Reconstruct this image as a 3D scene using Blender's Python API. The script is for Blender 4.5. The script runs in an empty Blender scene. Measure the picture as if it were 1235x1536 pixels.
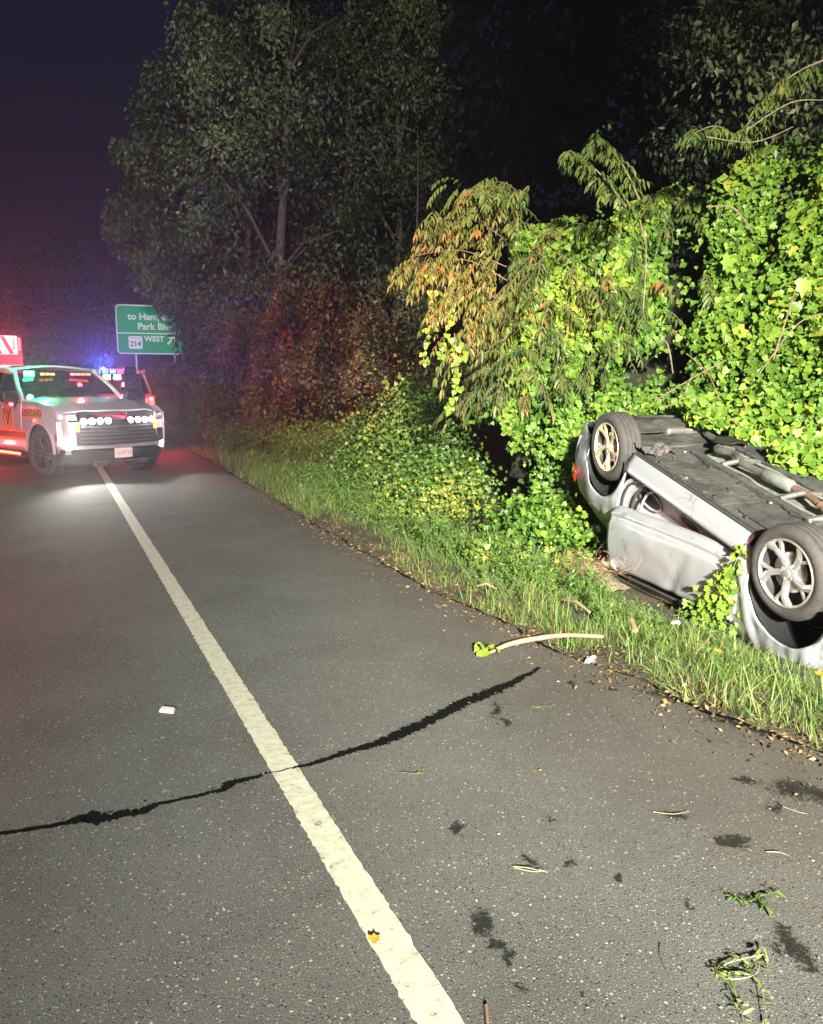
import bpy, math, random
import numpy as np
from mathutils import Vector, Matrix, noise as mnoise
random.seed(7); RNG = np.random.default_rng(7)
R = math.radians
S = bpy.context.scene
COL = S.collection

# ------------------------------------------------------------------ camera, sky, lamps
CAM_H = 1.6; F = 1200.0; PITCH = math.atan((768-572)/F); YAW = R(24.242)
_fw = Vector((math.sin(YAW)*math.cos(PITCH), math.cos(YAW)*math.cos(PITCH), -math.sin(PITCH)))
_rt = Vector((math.cos(YAW), -math.sin(YAW), 0)); _up = _rt.cross(_fw)
CAM = Vector((0, 0, CAM_H))
cd = bpy.data.cameras.new('camera'); cam = bpy.data.objects.new('camera', cd); COL.objects.link(cam)
cam.location = CAM; cam.rotation_euler = (R(90)-PITCH, 0, -YAW)
cd.sensor_fit = 'HORIZONTAL'; cd.sensor_width = 36; cd.lens = 36*F/1235
cd.clip_start = .05; cd.clip_end = 2000
S.camera = cam
def ray(px, py): return _rt*((px-617.5)/F) + _up*(-(py-768)/F) + _fw
def gp(px, py, z=0.0):
    d = ray(px, py); return CAM + d*((z-CAM_H)/d.z)
def at(px, py, D): return CAM + ray(px, py)*D

W = bpy.data.worlds.new('World'); S.world = W; W.use_nodes = True
nt = W.node_tree; bg = nt.nodes['Background']
sky = nt.nodes.new('ShaderNodeTexSky'); sky.sky_type = 'NISHITA'; sky.sun_disc = False
sky.sun_elevation = R(-1.0); sky.sun_rotation = R(200); sky.ozone_density = 3.0
tint = nt.nodes.new('ShaderNodeMix'); tint.data_type = 'RGBA'; tint.blend_type = 'MULTIPLY'; tint.inputs[0].default_value = 1
tint.inputs[7].default_value = (1.3, .95, 1.0, 1); nt.links.new(sky.outputs[0], tint.inputs[6]); nt.links.new(tint.outputs[2], bg.inputs[0]); bg.inputs[1].default_value = 0.062
S.view_settings.view_transform = 'Standard'; S.view_settings.look = 'None'
S.view_settings.exposure = 0; S.view_settings.gamma = 1; S.view_settings.use_curve_mapping = False
sl = bpy.data.lights.new('sun', 'SUN'); sl.energy = 0.012; sl.angle = R(.5); sl.color = (.7, .78, 1)
so = bpy.data.objects.new('sun', sl); COL.objects.link(so); so.rotation_euler = (R(50), 0, R(-20))

def spot(name, loc, tgt, power, cone, blend, col, size=.12):
    l = bpy.data.lights.new(name, 'SPOT'); l.energy = power; l.spot_size = R(cone); l.spot_blend = blend
    l.color = col; l.shadow_soft_size = size
    o = bpy.data.objects.new(name, l); COL.objects.link(o); o.location = loc
    o.rotation_euler = (Vector(tgt)-Vector(loc)).to_track_quat('-Z', 'Y').to_euler(); return o
def point(name, loc, power, col, size=.05):
    l = bpy.data.lights.new(name, 'POINT'); l.energy = power; l.color = col; l.shadow_soft_size = size
    o = bpy.data.objects.new(name, l); COL.objects.link(o); o.location = loc; return o
# scene lights of the vehicles standing behind the photographer; tree and sign spots are added
spot('scene_light', (-5.0, -15.0, 7.0), (6.4, 5.8, 0.5), 140000, 31, 1.0, (1, .99, .84), .3)
spot('scene_light', (-5.0, -13.0, 6.0), (1.5, 6.5, 0.0), 30000, 40, .95, (1, .985, .88), .3)
spot('tree_fill_spot', (-5.0, -14.0, 6.0), (6.0, 25.0, 12.0), 46000, 30, .9, (.95, 1.0, .88), .3)
spot('tree_fill_spot', (-5.0, -14.0, 6.5), at(170, 340, 45), 60000, 20, .9, (.93, 1.0, .93), .3)  # both tree spots are added to brighten the crowns
spot('sign_fill_spot', (-5.0, -14.0, 3.0), at(224, 500, 44), 50000, 4.2, .6, (.95, 1, .97), .2)  # added spot, stands in for the sign's retroreflection
spot('red_beacon', (-3.2, -6.0, 3.0), at(480, 560, 21), 60000, 12, .9, (1, .02, .02), .15)
spot('red_beacon', (-3.2, -6.0, 3.0), at(680, 430, 8.6), 24000, 6.5, .9, (1, .10, .02), .15)
spot('red_beacon', (-3.2, -6.0, 3.0), at(895, 465, 8.2), 9000, 3, .9, (1, .10, .02), .15)
spot('red_beacon', (-3.2, -6.0, 3.0), (-2.0, 8.0, 0), 14000, 30, 1.0, (1, .03, .12), .15)
spot('red_beacon', (-3.2, -6.0, 3.0), at(1060, 830, 6.5), 3000, 7, .9, (1, .22, .2), .15)

# ------------------------------------------------------------------ materials
MATS = {}
def mat(name, col=(.5,.5,.5), rough=.5, metal=0, spec=.5, coat=0, emit=None, estr=0, var=0, vscale=8, bump=0, bscale=60, col2=None):
    if name in MATS: return MATS[name]
    m = bpy.data.materials.new(name); m.use_nodes = True; n = m.node_tree; b = n.nodes['Principled BSDF']
    b.inputs['Base Color'].default_value = (*col, 1); b.inputs['Roughness'].default_value = rough
    b.inputs['Metallic'].default_value = metal; b.inputs['Specular IOR Level'].default_value = spec
    b.inputs['Coat Weight'].default_value = coat
    if emit: b.inputs['Emission Color'].default_value = (*emit, 1); b.inputs['Emission Strength'].default_value = estr
    if var or col2 or bump:
        tc = n.nodes.new('ShaderNodeTexCoord')
    if var or col2:
        t = n.nodes.new('ShaderNodeTexNoise'); t.inputs['Scale'].default_value = vscale; t.inputs['Detail'].default_value = 6; t.inputs['Roughness'].default_value = .7
        n.links.new(tc.outputs['Object'], t.inputs['Vector'])
        r = n.nodes.new('ShaderNodeValToRGB'); c2 = col2 or tuple(c*(1-var) for c in col)
        r.color_ramp.elements[0].position = .38; r.color_ramp.elements[1].position = .62
        r.color_ramp.elements[0].color = (*c2, 1); r.color_ramp.elements[1].color = (*col, 1)
        n.links.new(t.outputs[0], r.inputs[0]); n.links.new(r.outputs[0], b.inputs['Base Color'])
        r2 = n.nodes.new('ShaderNodeMapRange'); r2.inputs[3].default_value = min(1, rough+.15); r2.inputs[4].default_value = max(.03, rough-.05)
        n.links.new(t.outputs[0], r2.inputs[0]); n.links.new(r2.outputs[0], b.inputs['Roughness'])
    if bump:
        t2 = n.nodes.new('ShaderNodeTexNoise'); t2.inputs['Scale'].default_value = bscale; t2.inputs['Detail'].default_value = 5
        n.links.new(tc.outputs['Object'], t2.inputs['Vector'])
        bp = n.nodes.new('ShaderNodeBump'); bp.inputs['Strength'].default_value = bump; bp.inputs['Distance'].default_value = .02
        n.links.new(t2.outputs[0], bp.inputs['Height']); n.links.new(bp.outputs[0], b.inputs['Normal'])
    MATS[name] = m; return m

def leafmat(name, stops, rough=.45, trans=.3):
    m = bpy.data.materials.new(name); m.use_nodes = True; n = m.node_tree; b = n.nodes['Principled BSDF']
    a = n.nodes.new('ShaderNodeAttribute'); a.attribute_name = 'tone'
    r = n.nodes.new('ShaderNodeValToRGB'); el = r.color_ramp.elements
    while len(el) < len(stops): el.new(.5)
    for e, (p, c) in zip(el, stops): e.position = p; e.color = (*c, 1)
    n.links.new(a.outputs['Fac'], r.inputs[0]); n.links.new(r.outputs[0], b.inputs['Base Color'])
    b.inputs['Roughness'].default_value = rough; b.inputs['Specular IOR Level'].default_value = .35
    t = n.nodes.new('ShaderNodeBsdfTranslucent'); n.links.new(r.outputs[0], t.inputs[0])
    mx = n.nodes.new('ShaderNodeMixShader'); mx.inputs[0].default_value = trans
    n.links.new(b.outputs[0], mx.inputs[1]); n.links.new(t.outputs[0], mx.inputs[2])
    n.links.new(mx.outputs[0], n.nodes['Material Output'].inputs[0])
    return m
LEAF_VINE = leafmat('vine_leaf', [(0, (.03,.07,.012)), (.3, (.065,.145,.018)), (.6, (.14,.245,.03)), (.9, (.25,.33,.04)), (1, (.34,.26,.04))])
LEAF_LONG = leafmat('long_leaf', [(0, (.04,.07,.02)), (.4, (.075,.11,.025)), (.8, (.14,.16,.04)), (.95, (.22,.17,.05)), (1, (.30,.12,.04))])
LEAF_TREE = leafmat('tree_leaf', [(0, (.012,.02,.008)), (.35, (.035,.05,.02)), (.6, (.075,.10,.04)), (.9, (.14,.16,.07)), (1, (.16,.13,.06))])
LEAF_WEED = leafmat('weed_leaf', [(0, (.04,.08,.012)), (.5, (.08,.16,.025)), (.85, (.15,.21,.04)), (1, (.30,.28,.05))])
GRASS = leafmat('grass_blade', [(0, (.05,.085,.02)), (.4, (.10,.17,.04)), (.75, (.19,.24,.07)), (.9, (.33,.28,.13)), (1, (.36,.20,.10))], .5, .25)
GOLD = leafmat('golden_leaf', [(0, (.35,.22,.03)), (1, (.45,.30,.04))])
BARK = mat('bark', (.11,.085,.065), .9, col2=(.045,.035,.028), vscale=14, bump=.8, bscale=30)
TWIG = mat('twig', (.20,.14,.09), .8, var=.5)
STEMG = mat('green_stem', (.12,.16,.05), .6, var=.4)

# ------------------------------------------------------------------ object helpers
def tag(o, label=None, cat=None, group=None, kind=None):
    if label: o['label'] = label
    if cat: o['category'] = cat
    if group: o['group'] = group
    if kind: o['kind'] = kind
    return o
def empty(name, loc=(0,0,0), rot=(0,0,0)):
    o = bpy.data.objects.new(name, None); COL.objects.link(o); o.location = loc; o.rotation_euler = rot; o.empty_display_size = .1; return o
class MB:
    def __init__(s): s.v = []; s.f = []; s.m = []
    def add(s, vs, fs, mi=0):
        k = len(s.v); s.v += [tuple(v) for v in vs]; s.f += [tuple(i+k for i in f) for f in fs]; s.m += [mi]*len(fs); return s
    def box(s, c, d, rot=None, mi=0, taper=1.0):
        c = Vector(c); M = rot if rot is not None else Matrix.Identity(3); vs = []
        for z in (-1, 1):
            t = taper if z > 0 else 1
            for x, y in ((-1,-1),(1,-1),(1,1),(-1,1)): vs.append(c + M @ Vector((x*d[0]/2*t, y*d[1]/2*t, z*d[2]/2)))
        return s.add(vs, [(3,2,1,0),(4,5,6,7),(0,1,5,4),(1,2,6,5),(2,3,7,6),(3,0,4,7)], mi)
    def tube(s, pts, rad, n=8, mi=0, cap=True):
        pts = [Vector(p) for p in pts]; N = len(pts)
        rad = rad if isinstance(rad, (list, tuple)) else [rad]*N
        k = len(s.v); prev = None
        for i, p in enumerate(pts):
            d = (pts[min(i+1, N-1)]-pts[max(i-1, 0)]).normalized()
            a = Vector((0,0,1)) if abs(d.z) < .9 else Vector((1,0,0))
            if prev is None: u = d.cross(a).normalized()
            else: u = (prev - d*prev.dot(d)).normalized()
            prev = u; w = d.cross(u)
            for j in range(n):
                t = 2*math.pi*j/n; s.v.append(tuple(p + (u*math.cos(t)+w*math.sin(t))*rad[i]))
        for i in range(N-1):
            for j in range(n):
                a = k+i*n+j; b = k+i*n+(j+1) % n; s.f.append((a, b, b+n, a+n)); s.m.append(mi)
        if cap:
            s.f.append(tuple(k+j for j in range(n))[::-1]); s.f.append(tuple(k+(N-1)*n+j for j in range(n))); s.m += [mi, mi]
        return s
    def lathe(s, prof, n=40, axis='y', c=(0,0,0), mi=0, arc=2*math.pi, closed=False):
        # prof: (radius, height along the axis)
        k = len(s.v); P = len(prof)
        for j in range(n):
            t = arc*j/n; ct, st = math.cos(t), math.sin(t)
            for r, h in prof:
                if axis == 'y': s.v.append((c[0]+r*ct, c[1]+h, c[2]+r*st))
                elif axis == 'x': s.v.append((c[0]+h, c[1]+r*ct, c[2]+r*st))
                else: s.v.append((c[0]+r*ct, c[1]+r*st, c[2]+h))
        for j in range(n):
            for i in range(P-1):
                a = k+j*P+i; b = k+((j+1) % n)*P+i; s.f.append((a, a+1, b+1, b)); s.m.append(mi)
        return s
    def prism(s, poly, off, mi=0):
        # polygon (3d points) extruded by vector off
        n = len(poly); off = Vector(off); a = [Vector(p) for p in poly]
        return s.add(a+[p+off for p in a], [tuple(range(n))[::-1], tuple(range(n, 2*n))]+[(i, (i+1) % n, (i+1) % n+n, i+n) for i in range(n)], mi)
    def patch(s, fn, nu, nv, mi=0):
        vs = [fn(i/nu, j/nv) for i in range(nu+1) for j in range(nv+1)]
        fs = [(i*(nv+1)+j, (i+1)*(nv+1)+j, (i+1)*(nv+1)+j+1, i*(nv+1)+j+1) for i in range(nu) for j in range(nv)]
        return s.add(vs, fs, mi)
    def build(s, name, m, parent=None, smooth=False, solid=0, bevel=0, offset=-1):
        me = bpy.data.meshes.new(name); me.from_pydata(s.v, [], s.f)
        for mm in (m if isinstance(m, (list, tuple)) else [m]): me.materials.append(mm)
        me.polygons.foreach_set('material_index', s.m)
        if smooth: me.polygons.foreach_set('use_smooth', [True]*len(s.f))
        me.update(); o = bpy.data.objects.new(name, me); COL.objects.link(o); o.parent = parent
        if solid:
            md = o.modifiers.new('solid', 'SOLIDIFY'); md.thickness = solid; md.offset = offset
        if bevel:
            md = o.modifiers.new('bevel', 'BEVEL'); md.width = bevel; md.segments = 2; md.limit_method = 'ANGLE'; md.angle_limit = R(35)
        return o
def text(name, body, size, loc, rot, m, parent, depth=.002, shear=0, sx=1, bold=0):
    c = bpy.data.curves.new(name, 'FONT'); c.body = body; c.size = size; c.align_x = 'CENTER'; c.align_y = 'CENTER'
    c.extrude = depth; c.shear = shear; c.offset = bold; c.resolution_u = 3
    t = bpy.data.objects.new('tmp', c); COL.objects.link(t); bpy.context.view_layer.update()
    me = bpy.data.meshes.new_from_object(t.evaluated_get(bpy.context.evaluated_depsgraph_get()))
    bpy.data.objects.remove(t); me.name = name; me.materials.clear(); me.materials.append(m)
    o = bpy.data.objects.new(name, me); COL.objects.link(o); o.parent = parent; o.location = loc; o.rotation_euler = rot; o.scale = (sx, 1, 1); return o

# leaf batches ------------------------------------------------------
HEART = (np.array([(0,0,0),(.30,-.10,.05),(.50,.22,.10),(.36,.58,.06),(0,1,-.08),(-.36,.58,.06),(-.50,.22,.10),(-.30,-.10,.05),(0,.35,-.02),(0,.7,-.03)]),
         [(0,1,2,8),(8,2,3,9),(9,3,4),(0,8,6,7),(8,9,5,6),(9,4,5)])
LOBED = (np.array([(0,0,0),(.28,-.12,.05),(.55,.12,.12),(.34,.34,.04),(.46,.62,.08),(.17,.66,0),(0,1,-.08),(-.17,.66,0),(-.46,.62,.08),(-.34,.34,.04),(-.55,.12,.12),(-.28,-.12,.05),(0,.4,-.03)]),
         [(0,1,2,3),(0,3,12),(12,3,4,5),(12,5,6),(0,9,10,11),(0,12,9),(12,7,8,9),(12,6,7)])
LANCE = (np.array([(0,0,0),(.10,.25,.03),(.11,.55,.0),(0,1,-.18),(-.11,.55,.0),(-.10,.25,.03),(0,.5,-.03)]),
         [(0,1,6),(1,2,6),(2,3,6),(0,6,5),(6,4,5),(6,3,4)])
OVAL = (np.array([(0,0,0),(.24,.4,.05),(0,1,-.06),(-.24,.4,.05)]), [(0,1,2),(0,2,3)])
BLADE = (np.array([(-.5,0,0),(.5,0,0),(-.42,.35,.08),(.42,.35,.08),(-.28,.7,.30),(.28,.7,.30),(0,1,.62)]), [(0,1,3,2),(2,3,5,4),(4,5,6)])
def nrm(a): return a/np.maximum(np.linalg.norm(a, axis=-1, keepdims=True), 1e-9)
def leaves(P, T, N, size, tone, tmpl, wid=None, curl=None):
    """returns verts, polygons(list of index arrays), tone per vertex"""
    V, Fc = tmpl; P = np.asarray(P, float); T = nrm(np.asarray(T, float)); N = np.asarray(N, float)
    N = nrm(N - T*(N*T).sum(-1, keepdims=True)); Sd = np.cross(T, N)
    size = np.broadcast_to(np.asarray(size, float), (len(P),)); w = size if wid is None else np.broadcast_to(wid, (len(P),)); c = size if curl is None else size*curl
    out = P[:,None,:] + (V[None,:,0]*w[:,None])[...,None]*Sd[:,None,:] + (V[None,:,1]*size[:,None])[...,None]*T[:,None,:] + (V[None,:,2]*c[:,None])[...,None]*N[:,None,:]
    return out.reshape(-1,3), Fc, len(V), np.repeat(np.broadcast_to(tone, (len(P),)), len(V))
def leafobj(name, batches, m, parent=None, origin=None, extra=None):
    vs = []; loops = []; starts = []; tones = []; off = 0; ls = 0
    for V, Fc, k, tn in batches:
        n = len(V)//k; base = np.arange(n)*k+off
        for f in Fc:
            idx = base[:,None]+np.array(f)[None,:]; loops.append(idx.ravel()); starts.append(ls+np.arange(n)*len(f)); ls += idx.size
        vs.append(V); tones.append(tn); off += len(V)
    V = np.concatenate(vs)
    if origin is not None: V = V - np.array(origin)
    L = np.concatenate(loops); St = np.concatenate(starts)
    me = bpy.data.meshes.new(name); me.vertices.add(len(V)); me.vertices.foreach_set('co', V.astype(np.float32).ravel())
    me.loops.add(len(L)); me.loops.foreach_set('vertex_index', L.astype(np.int32))
    me.polygons.add(len(St)); me.polygons.foreach_set('loop_start', St.astype(np.int32))
    me.update(calc_edges=True); me.validate()
    at_ = me.attributes.new('tone', 'FLOAT', 'POINT'); at_.data.foreach_set('value', np.clip(np.concatenate(tones), 0, 1).astype(np.float32))
    me.materials.append(m); o = bpy.data.objects.new(name, me); COL.objects.link(o); o.parent = parent
    if origin is not None and parent is None: o.location = origin
    return o
def rnd(n, s=1.0): return RNG.normal(size=(n,3))*s
def fbm(x, y, z=0, sc=1.0): return mnoise.fractal(Vector((x*sc, y*sc, z*sc)), 1.0, 2.0, 4)

# ------------------------------------------------------------------ ground
EY = [-8, 0, 2.25, 3.0, 4.2, 5.5, 8.4, 12, 15.3, 25, 60, 300]; EX = [3.15, 3.1, 2.99, 2.83, 2.71, 2.63, 2.67, 2.8, 2.9, 3.0, 3.0, 3.0]
BY = [-8, 3, 5, 6.2, 7.3, 8.1, 9, 10, 12, 16, 30, 300]; BX = [8.4, 8.4, 8.2, 8.0, 7.6, 7.0, 6.6, 6.6, 6.8, 6.7, 6.8, 7.5]
def edge_x(y): return np.interp(y, EY, EX)
def bank_x(y): return np.interp(y, BY, BX)
def sst(a, b, x): t = np.clip((x-a)/(b-a), 0, 1); return t*t*(3-2*t)
def ground_z(x, y):
    s = x-edge_x(y); z = -.03 - .34*sst(.3, 2.0, s)*(1-.45*sst(7, 9, y)) + .03*np.sin(x*3.1+y*1.7)*sst(0, 1, s)
    b = x-bank_x(y); return z + 2.6*sst(-.2, 3.4, b) + .8*sst(3, 14, b)
DIRT = mat('verge_soil', (.085,.06,.04), .95, col2=(.03,.035,.015), vscale=3.5, bump=1.0, bscale=35)
def grid(name, xs, ys, zf, m, kind='structure'):
    X, Y = np.meshgrid(xs, ys, indexing='ij'); Z = zf(X, Y)
    V = np.stack([X, Y, Z], -1).reshape(-1, 3); nx, ny = len(xs), len(ys)
    fs = [(i*ny+j, (i+1)*ny+j, (i+1)*ny+j+1, i*ny+j+1) for i in range(nx-1) for j in range(ny-1)]
    me = bpy.data.meshes.new(name); me.from_pydata(V.tolist(), [], fs); me.materials.append(m)
    me.polygons.foreach_set('use_smooth', [True]*len(fs)); o = bpy.data.objects.new(name, me); COL.objects.link(o); o['kind'] = kind; return o
xs = np.concatenate([[-400, -100, -40, -16, -5, 0, 2.0], np.arange(2.2, 12, .22), [13, 15, 20, 40, 100, 400]])
ys = np.concatenate([[-60, -20, -8, -3], np.arange(-1, 20, .25), np.arange(20, 60, 2), [80, 120, 200, 400, 800]])
def gz(X, Y):
    n = np.vectorize(lambda a, b: mnoise.fractal(Vector((a*1.3, b*1.3, 0)), 1.0, 2.0, 4))(X, Y)
    return np.where(X < 2.4, -.06, ground_z(X, Y) + .05*n*sst(0, .8, X-edge_x(Y)))
ground = grid('ground', xs, ys, gz, DIRT)

def asphalt():
    m = bpy.data.materials.new('asphalt'); m.use_nodes = True; n = m.node_tree; N = n.nodes; Lk = n.links.new
    b = N['Principled BSDF']; tc = N.new('ShaderNodeTexCoord'); co = tc.outputs['Object']
    def noise(sc, det=4, ro=.6, v=co):
        t = N.new('ShaderNodeTexNoise'); t.inputs['Scale'].default_value = sc; t.inputs['Detail'].default_value = det; t.inputs['Roughness'].default_value = ro; Lk(v, t.inputs['Vector']); return t
    def ramp(src, stops):
        r = N.new('ShaderNodeValToRGB'); el = r.color_ramp.elements
        while len(el) < len(stops): el.new(.5)
        for e, (p, c) in zip(el, stops): e.position = p; e.color = (*c, 1) if not isinstance(c, (int, float)) else (c, c, c, 1)
        Lk(src, r.inputs[0]); return r.outputs[0]
    def mix(f, a, c, mode='MIX'):
        x = N.new('ShaderNodeMix'); x.data_type = 'RGBA'; x.blend_type = mode
        for s, v in ((0, f), (6, a), (7, c)):
            if isinstance(v, (int, float)): x.inputs[s].default_value = v if s == 0 else (v, v, v, 1)
            elif isinstance(v, tuple): x.inputs[s].default_value = (*v, 1)
            else: Lk(v, x.inputs[s])
        return x.outputs[2]
    def math_(op, a, c=None):
        x = N.new('ShaderNodeMath'); x.operation = op
        for i, v in enumerate((a, c)):
            if v is None: continue
            if isinstance(v, (int, float)): x.inputs[i].default_value = v
            else: Lk(v, x.inputs[i])
        return x.outputs[0]
    base = ramp(noise(1.1, 5, .65).outputs[0], [(.25, (.070,.067,.062)), (.5, (.098,.096,.088)), (.75, (.118,.115,.106))])
    grain = ramp(noise(210, 3, .8).outputs[0], [(.36, .30), (.5, 1.0), (.64, 1.8)])
    c = mix(.85, base, grain, 'MULTIPLY')
    # pale stones in the wearing course: one random value per cell
    for sc, thr, colr in ((170, .92, (.28,.27,.24)), (90, .968, (.33,.32,.28)), (120, .90, (.025,.025,.022))):
        v = N.new('ShaderNodeTexVoronoi'); v.inputs['Scale'].default_value = sc; Lk(co, v.inputs['Vector'])
        sp = N.new('ShaderNodeSeparateColor'); Lk(v.outputs['Color'], sp.inputs[0])
        f = math_('MULTIPLY', math_('GREATER_THAN', sp.outputs[0], thr), math_('LESS_THAN', v.outputs['Distance'], .42))
        c = mix(f, c, colr)
    # brown soil washed over the shoulder beside the verge
    sx = N.new('ShaderNodeSeparateXYZ'); Lk(co, sx.inputs[0])
    nr = math_('ADD', sx.outputs[0], math_('MULTIPLY', noise(1.7, 5, .7).outputs[0], 1.6))
    dirt = ramp(math_('MULTIPLY', nr, .25), [(.60, 0.0), (.78, .55), (.95, .95)])
    c = mix(dirt, c, mix(.7, c, (.060,.043,.030)))
    # oil and water stains with ragged outlines
    wv = noise(9, 5, .75); ws = N.new('ShaderNodeVectorMath'); ws.operation = 'MULTIPLY_ADD'
    Lk(wv.outputs['Color'], ws.inputs[0]); ws.inputs[1].default_value = (.2,.2,0); Lk(co, ws.inputs[2]); wco = ws.outputs[0]
    st = None
    stains = [(725,1385,.07,.06),(750,1420,.06,.03),(765,1435,.04,.03),(688,1245,.035,.04),(850,1293,.03,.02),(790,1290,.04,.05),(930,1315,.03,.025),(1015,1223,.09,.035),
              (1037,1353,.03,.03),(1190,1185,.16,.09),(1120,1172,.10,.03),(1165,1212,.05,.04),(1225,1190,.15,.08),(915,1032,.07,.03),(885,1022,.05,.025),(1100,1262,.10,.04),
              (1190,1425,.10,.06),(1170,1400,.05,.04),(1205,1440,.05,.04),(1125,1350,.04,.03),(375,876,.07,.03),(790,1485,.03,.025),(870,1495,.03,.02),(745,1065,.05,.10),(760,1085,.03,.05),(690,1240,.03,.03),(830,1230,.03,.02),(1230,1100,.35,.10),(1130,1090,.5,.06),(1010,1045,.35,.05),(855,1025,.05,.03)]
    for px, py, rx, ry in stains:
        p = gp(px, py)
        mp = N.new('ShaderNodeMapping'); mp.vector_type = 'TEXTURE'; mp.inputs['Location'].default_value = (p.x+.1, p.y+.1, 0)
        mp.inputs['Rotation'].default_value = (0, 0, -YAW+(R(-32) if rx > .3 else 0)); mp.inputs['Scale'].default_value = (rx*1.05, ry*2.1, 50)
        Lk(wco, mp.inputs[0]); ln = N.new('ShaderNodeVectorMath'); ln.operation = 'LENGTH'; Lk(mp.outputs[0], ln.inputs[0])
        st = ln.outputs['Value'] if st is None else math_('MINIMUM', st, ln.outputs['Value'])
    brk = math_('ADD', st, math_('ADD', math_('MULTIPLY', noise(24, 6, .85).outputs[0], 1.2), math_('MULTIPLY', noise(60, 5, .85).outputs[0], 1.7)))
    sm = ramp(math_('MULTIPLY', brk, .5), [(.88, .88), (.99, 0.0)])
    c = mix(sm, c, (.007,.0065,.006))
    Lk(c, b.inputs['Base Color'])
    rr = mix(sm, .82, .5); bw = N.new('ShaderNodeRGBToBW'); Lk(rr, bw.inputs[0]); Lk(bw.outputs[0], b.inputs['Roughness'])
    b.inputs['Specular IOR Level'].default_value = .35
    hb = math_('ADD', noise(120, 3, .7).outputs[0], math_('MULTIPLY', noise(330, 2, .6).outputs[0], .5))
    bp = N.new('ShaderNodeBump'); bp.inputs['Strength'].default_value = .8; bp.inputs['Distance'].default_value = .004
    Lk(hb, bp.inputs['Height']); Lk(bp.outputs[0], b.inputs['Normal'])
    return m
ASPH = asphalt()
# the carriageway and shoulder as one slab with a broken edge
mb = MB(); ye = np.concatenate([[-12], np.arange(-2, 24, .06), [26, 30, 40, 60, 120, 300]])
top = []
for y in ye:
    j = (.05*fbm(y, 0, 3, 1.4) + .035*fbm(y, 5, 3, 7)) if -2 <= y < 24 else 0
    top.append(float(edge_x(y))+j)
vs = []; fs = []
for y, x in zip(ye, top): vs += [(-12.5, y, 0), (-3, y, 0), (x-.35, y, 0), (x-.02, y, -.004), (x+.004, y, -.10)]
for i in range(len(ye)-1):
    for k in range(4): fs.append((i*5+k, i*5+k+1, i*5+k+6, i*5+k+5))
mb.add(vs, fs); tag(mb.build('road', ASPH), kind='structure')

# dark open edge joint and tar along the pavement edge are in the soil; white edge line
def linemat():
    m = mat('line_paint', (.80,.78,.66), .6); n = m.node_tree; b = n.nodes['Principled BSDF']
    tc = n.nodes.new('ShaderNodeTexCoord'); t = n.nodes.new('ShaderNodeTexNoise'); t.inputs['Scale'].default_value = 22; t.inputs['Detail'].default_value = 7; t.inputs['Roughness'].default_value = .75
    n.links.new(tc.outputs['Object'], t.inputs[0]); r = n.nodes.new('ShaderNodeValToRGB')
    el = r.color_ramp.elements; el[0].position = .345; el[0].color = (.10,.10,.09,1); el[1].position = .40; el[1].color = (.42,.40,.31,1)
    e = el.new(.6); e.color = (.54,.53,.42,1)
    n.links.new(t.outputs[0], r.inputs[0]); n.links.new(r.outputs[0], b.inputs['Base Color'])
    w = n.nodes.new('ShaderNodeTexNoise'); w.inputs['Scale'].default_value = 230; n.links.new(tc.outputs['Object'], w.inputs[0])
    bp = n.nodes.new('ShaderNodeBump'); bp.inputs['Strength'].default_value = .7; bp.inputs['Distance'].default_value = .003; n.links.new(w.outputs[0], bp.inputs['Height']); n.links.new(bp.outputs[0], b.inputs['Normal'])
    return m
mb = MB(); vs = []; yl = np.concatenate([np.arange(-3, 20, .02), np.arange(20, 200, 3)])
for y in yl:
    nz = lambda k: .009*fbm(y, k, 0, 30)+.004*fbm(y, k, 0, 4)
    chip = .03*max(0, fbm(y, 9, 1, 6)-.55)
    vs += [(.742+nz(1)+chip, y, .004), (.856+nz(4), y, .004)]
mb.add(vs, [(2*i, 2*i+1, 2*i+3, 2*i+2) for i in range(len(yl)-1)])
tag(mb.build('road_line', linemat()), kind='structure')

# the wandering crack filled with black tar
TAR = mat('crack_tar', (.003,.003,.003), .9, spec=.05, col2=(.008,.007,.007), vscale=60, bump=.6, bscale=90)
def crack(pts, name, z=.0045, seed=0):
    P = [(gp(x, y), w) for x, y, w in pts]; mb = MB(); vs = []
    n = 0
    for i in range(len(P)-1):
        a, wa = P[i]; b2, wb = P[i+1]; L = (b2-a).length; st = max(2, int(L/.006)); d = (b2-a).normalized(); q = Vector((-d.y, d.x, 0))
        for k in range(st):
            t = k/st; p = a.lerp(b2, t); w = (wa*(1-t)+wb*t)*(.85 if seed == 5 else 1.15); s = p.x*1.0+p.y
            c = q*(.012*fbm(s, seed, 2, 9))
            u = w*(1+.6*fbm(s, seed+3, 0, 22)+.8*fbm(s, seed, 0, 95)); l = w*(1+.55*fbm(s, seed+8, 0, 22)+.8*fbm(s, seed+5, 0, 95))
            vs += [tuple(p+c+q*max(.002, u)+Vector((0,0,z))), tuple(p+c-q*max(.002, l)+Vector((0,0,z)))]; n += 1
    mb.add(vs, [(2*i, 2*i+1, 2*i+3, 2*i+2) for i in range(n-1)])
    return tag(mb.build(name, TAR), kind='structure')
crack([(-40,1258,.010),(0,1253,.011),(60,1243,.010),(100,1238,.014),(125,1228,.026),(150,1228,.032),(180,1224,.020),(215,1218,.022),(240,1207,.010),(290,1197,.009),(335,1186,.012),(345,1178,.022),(365,1172,.014),(396,1164,.008)], 'pavement_crack')
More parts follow.
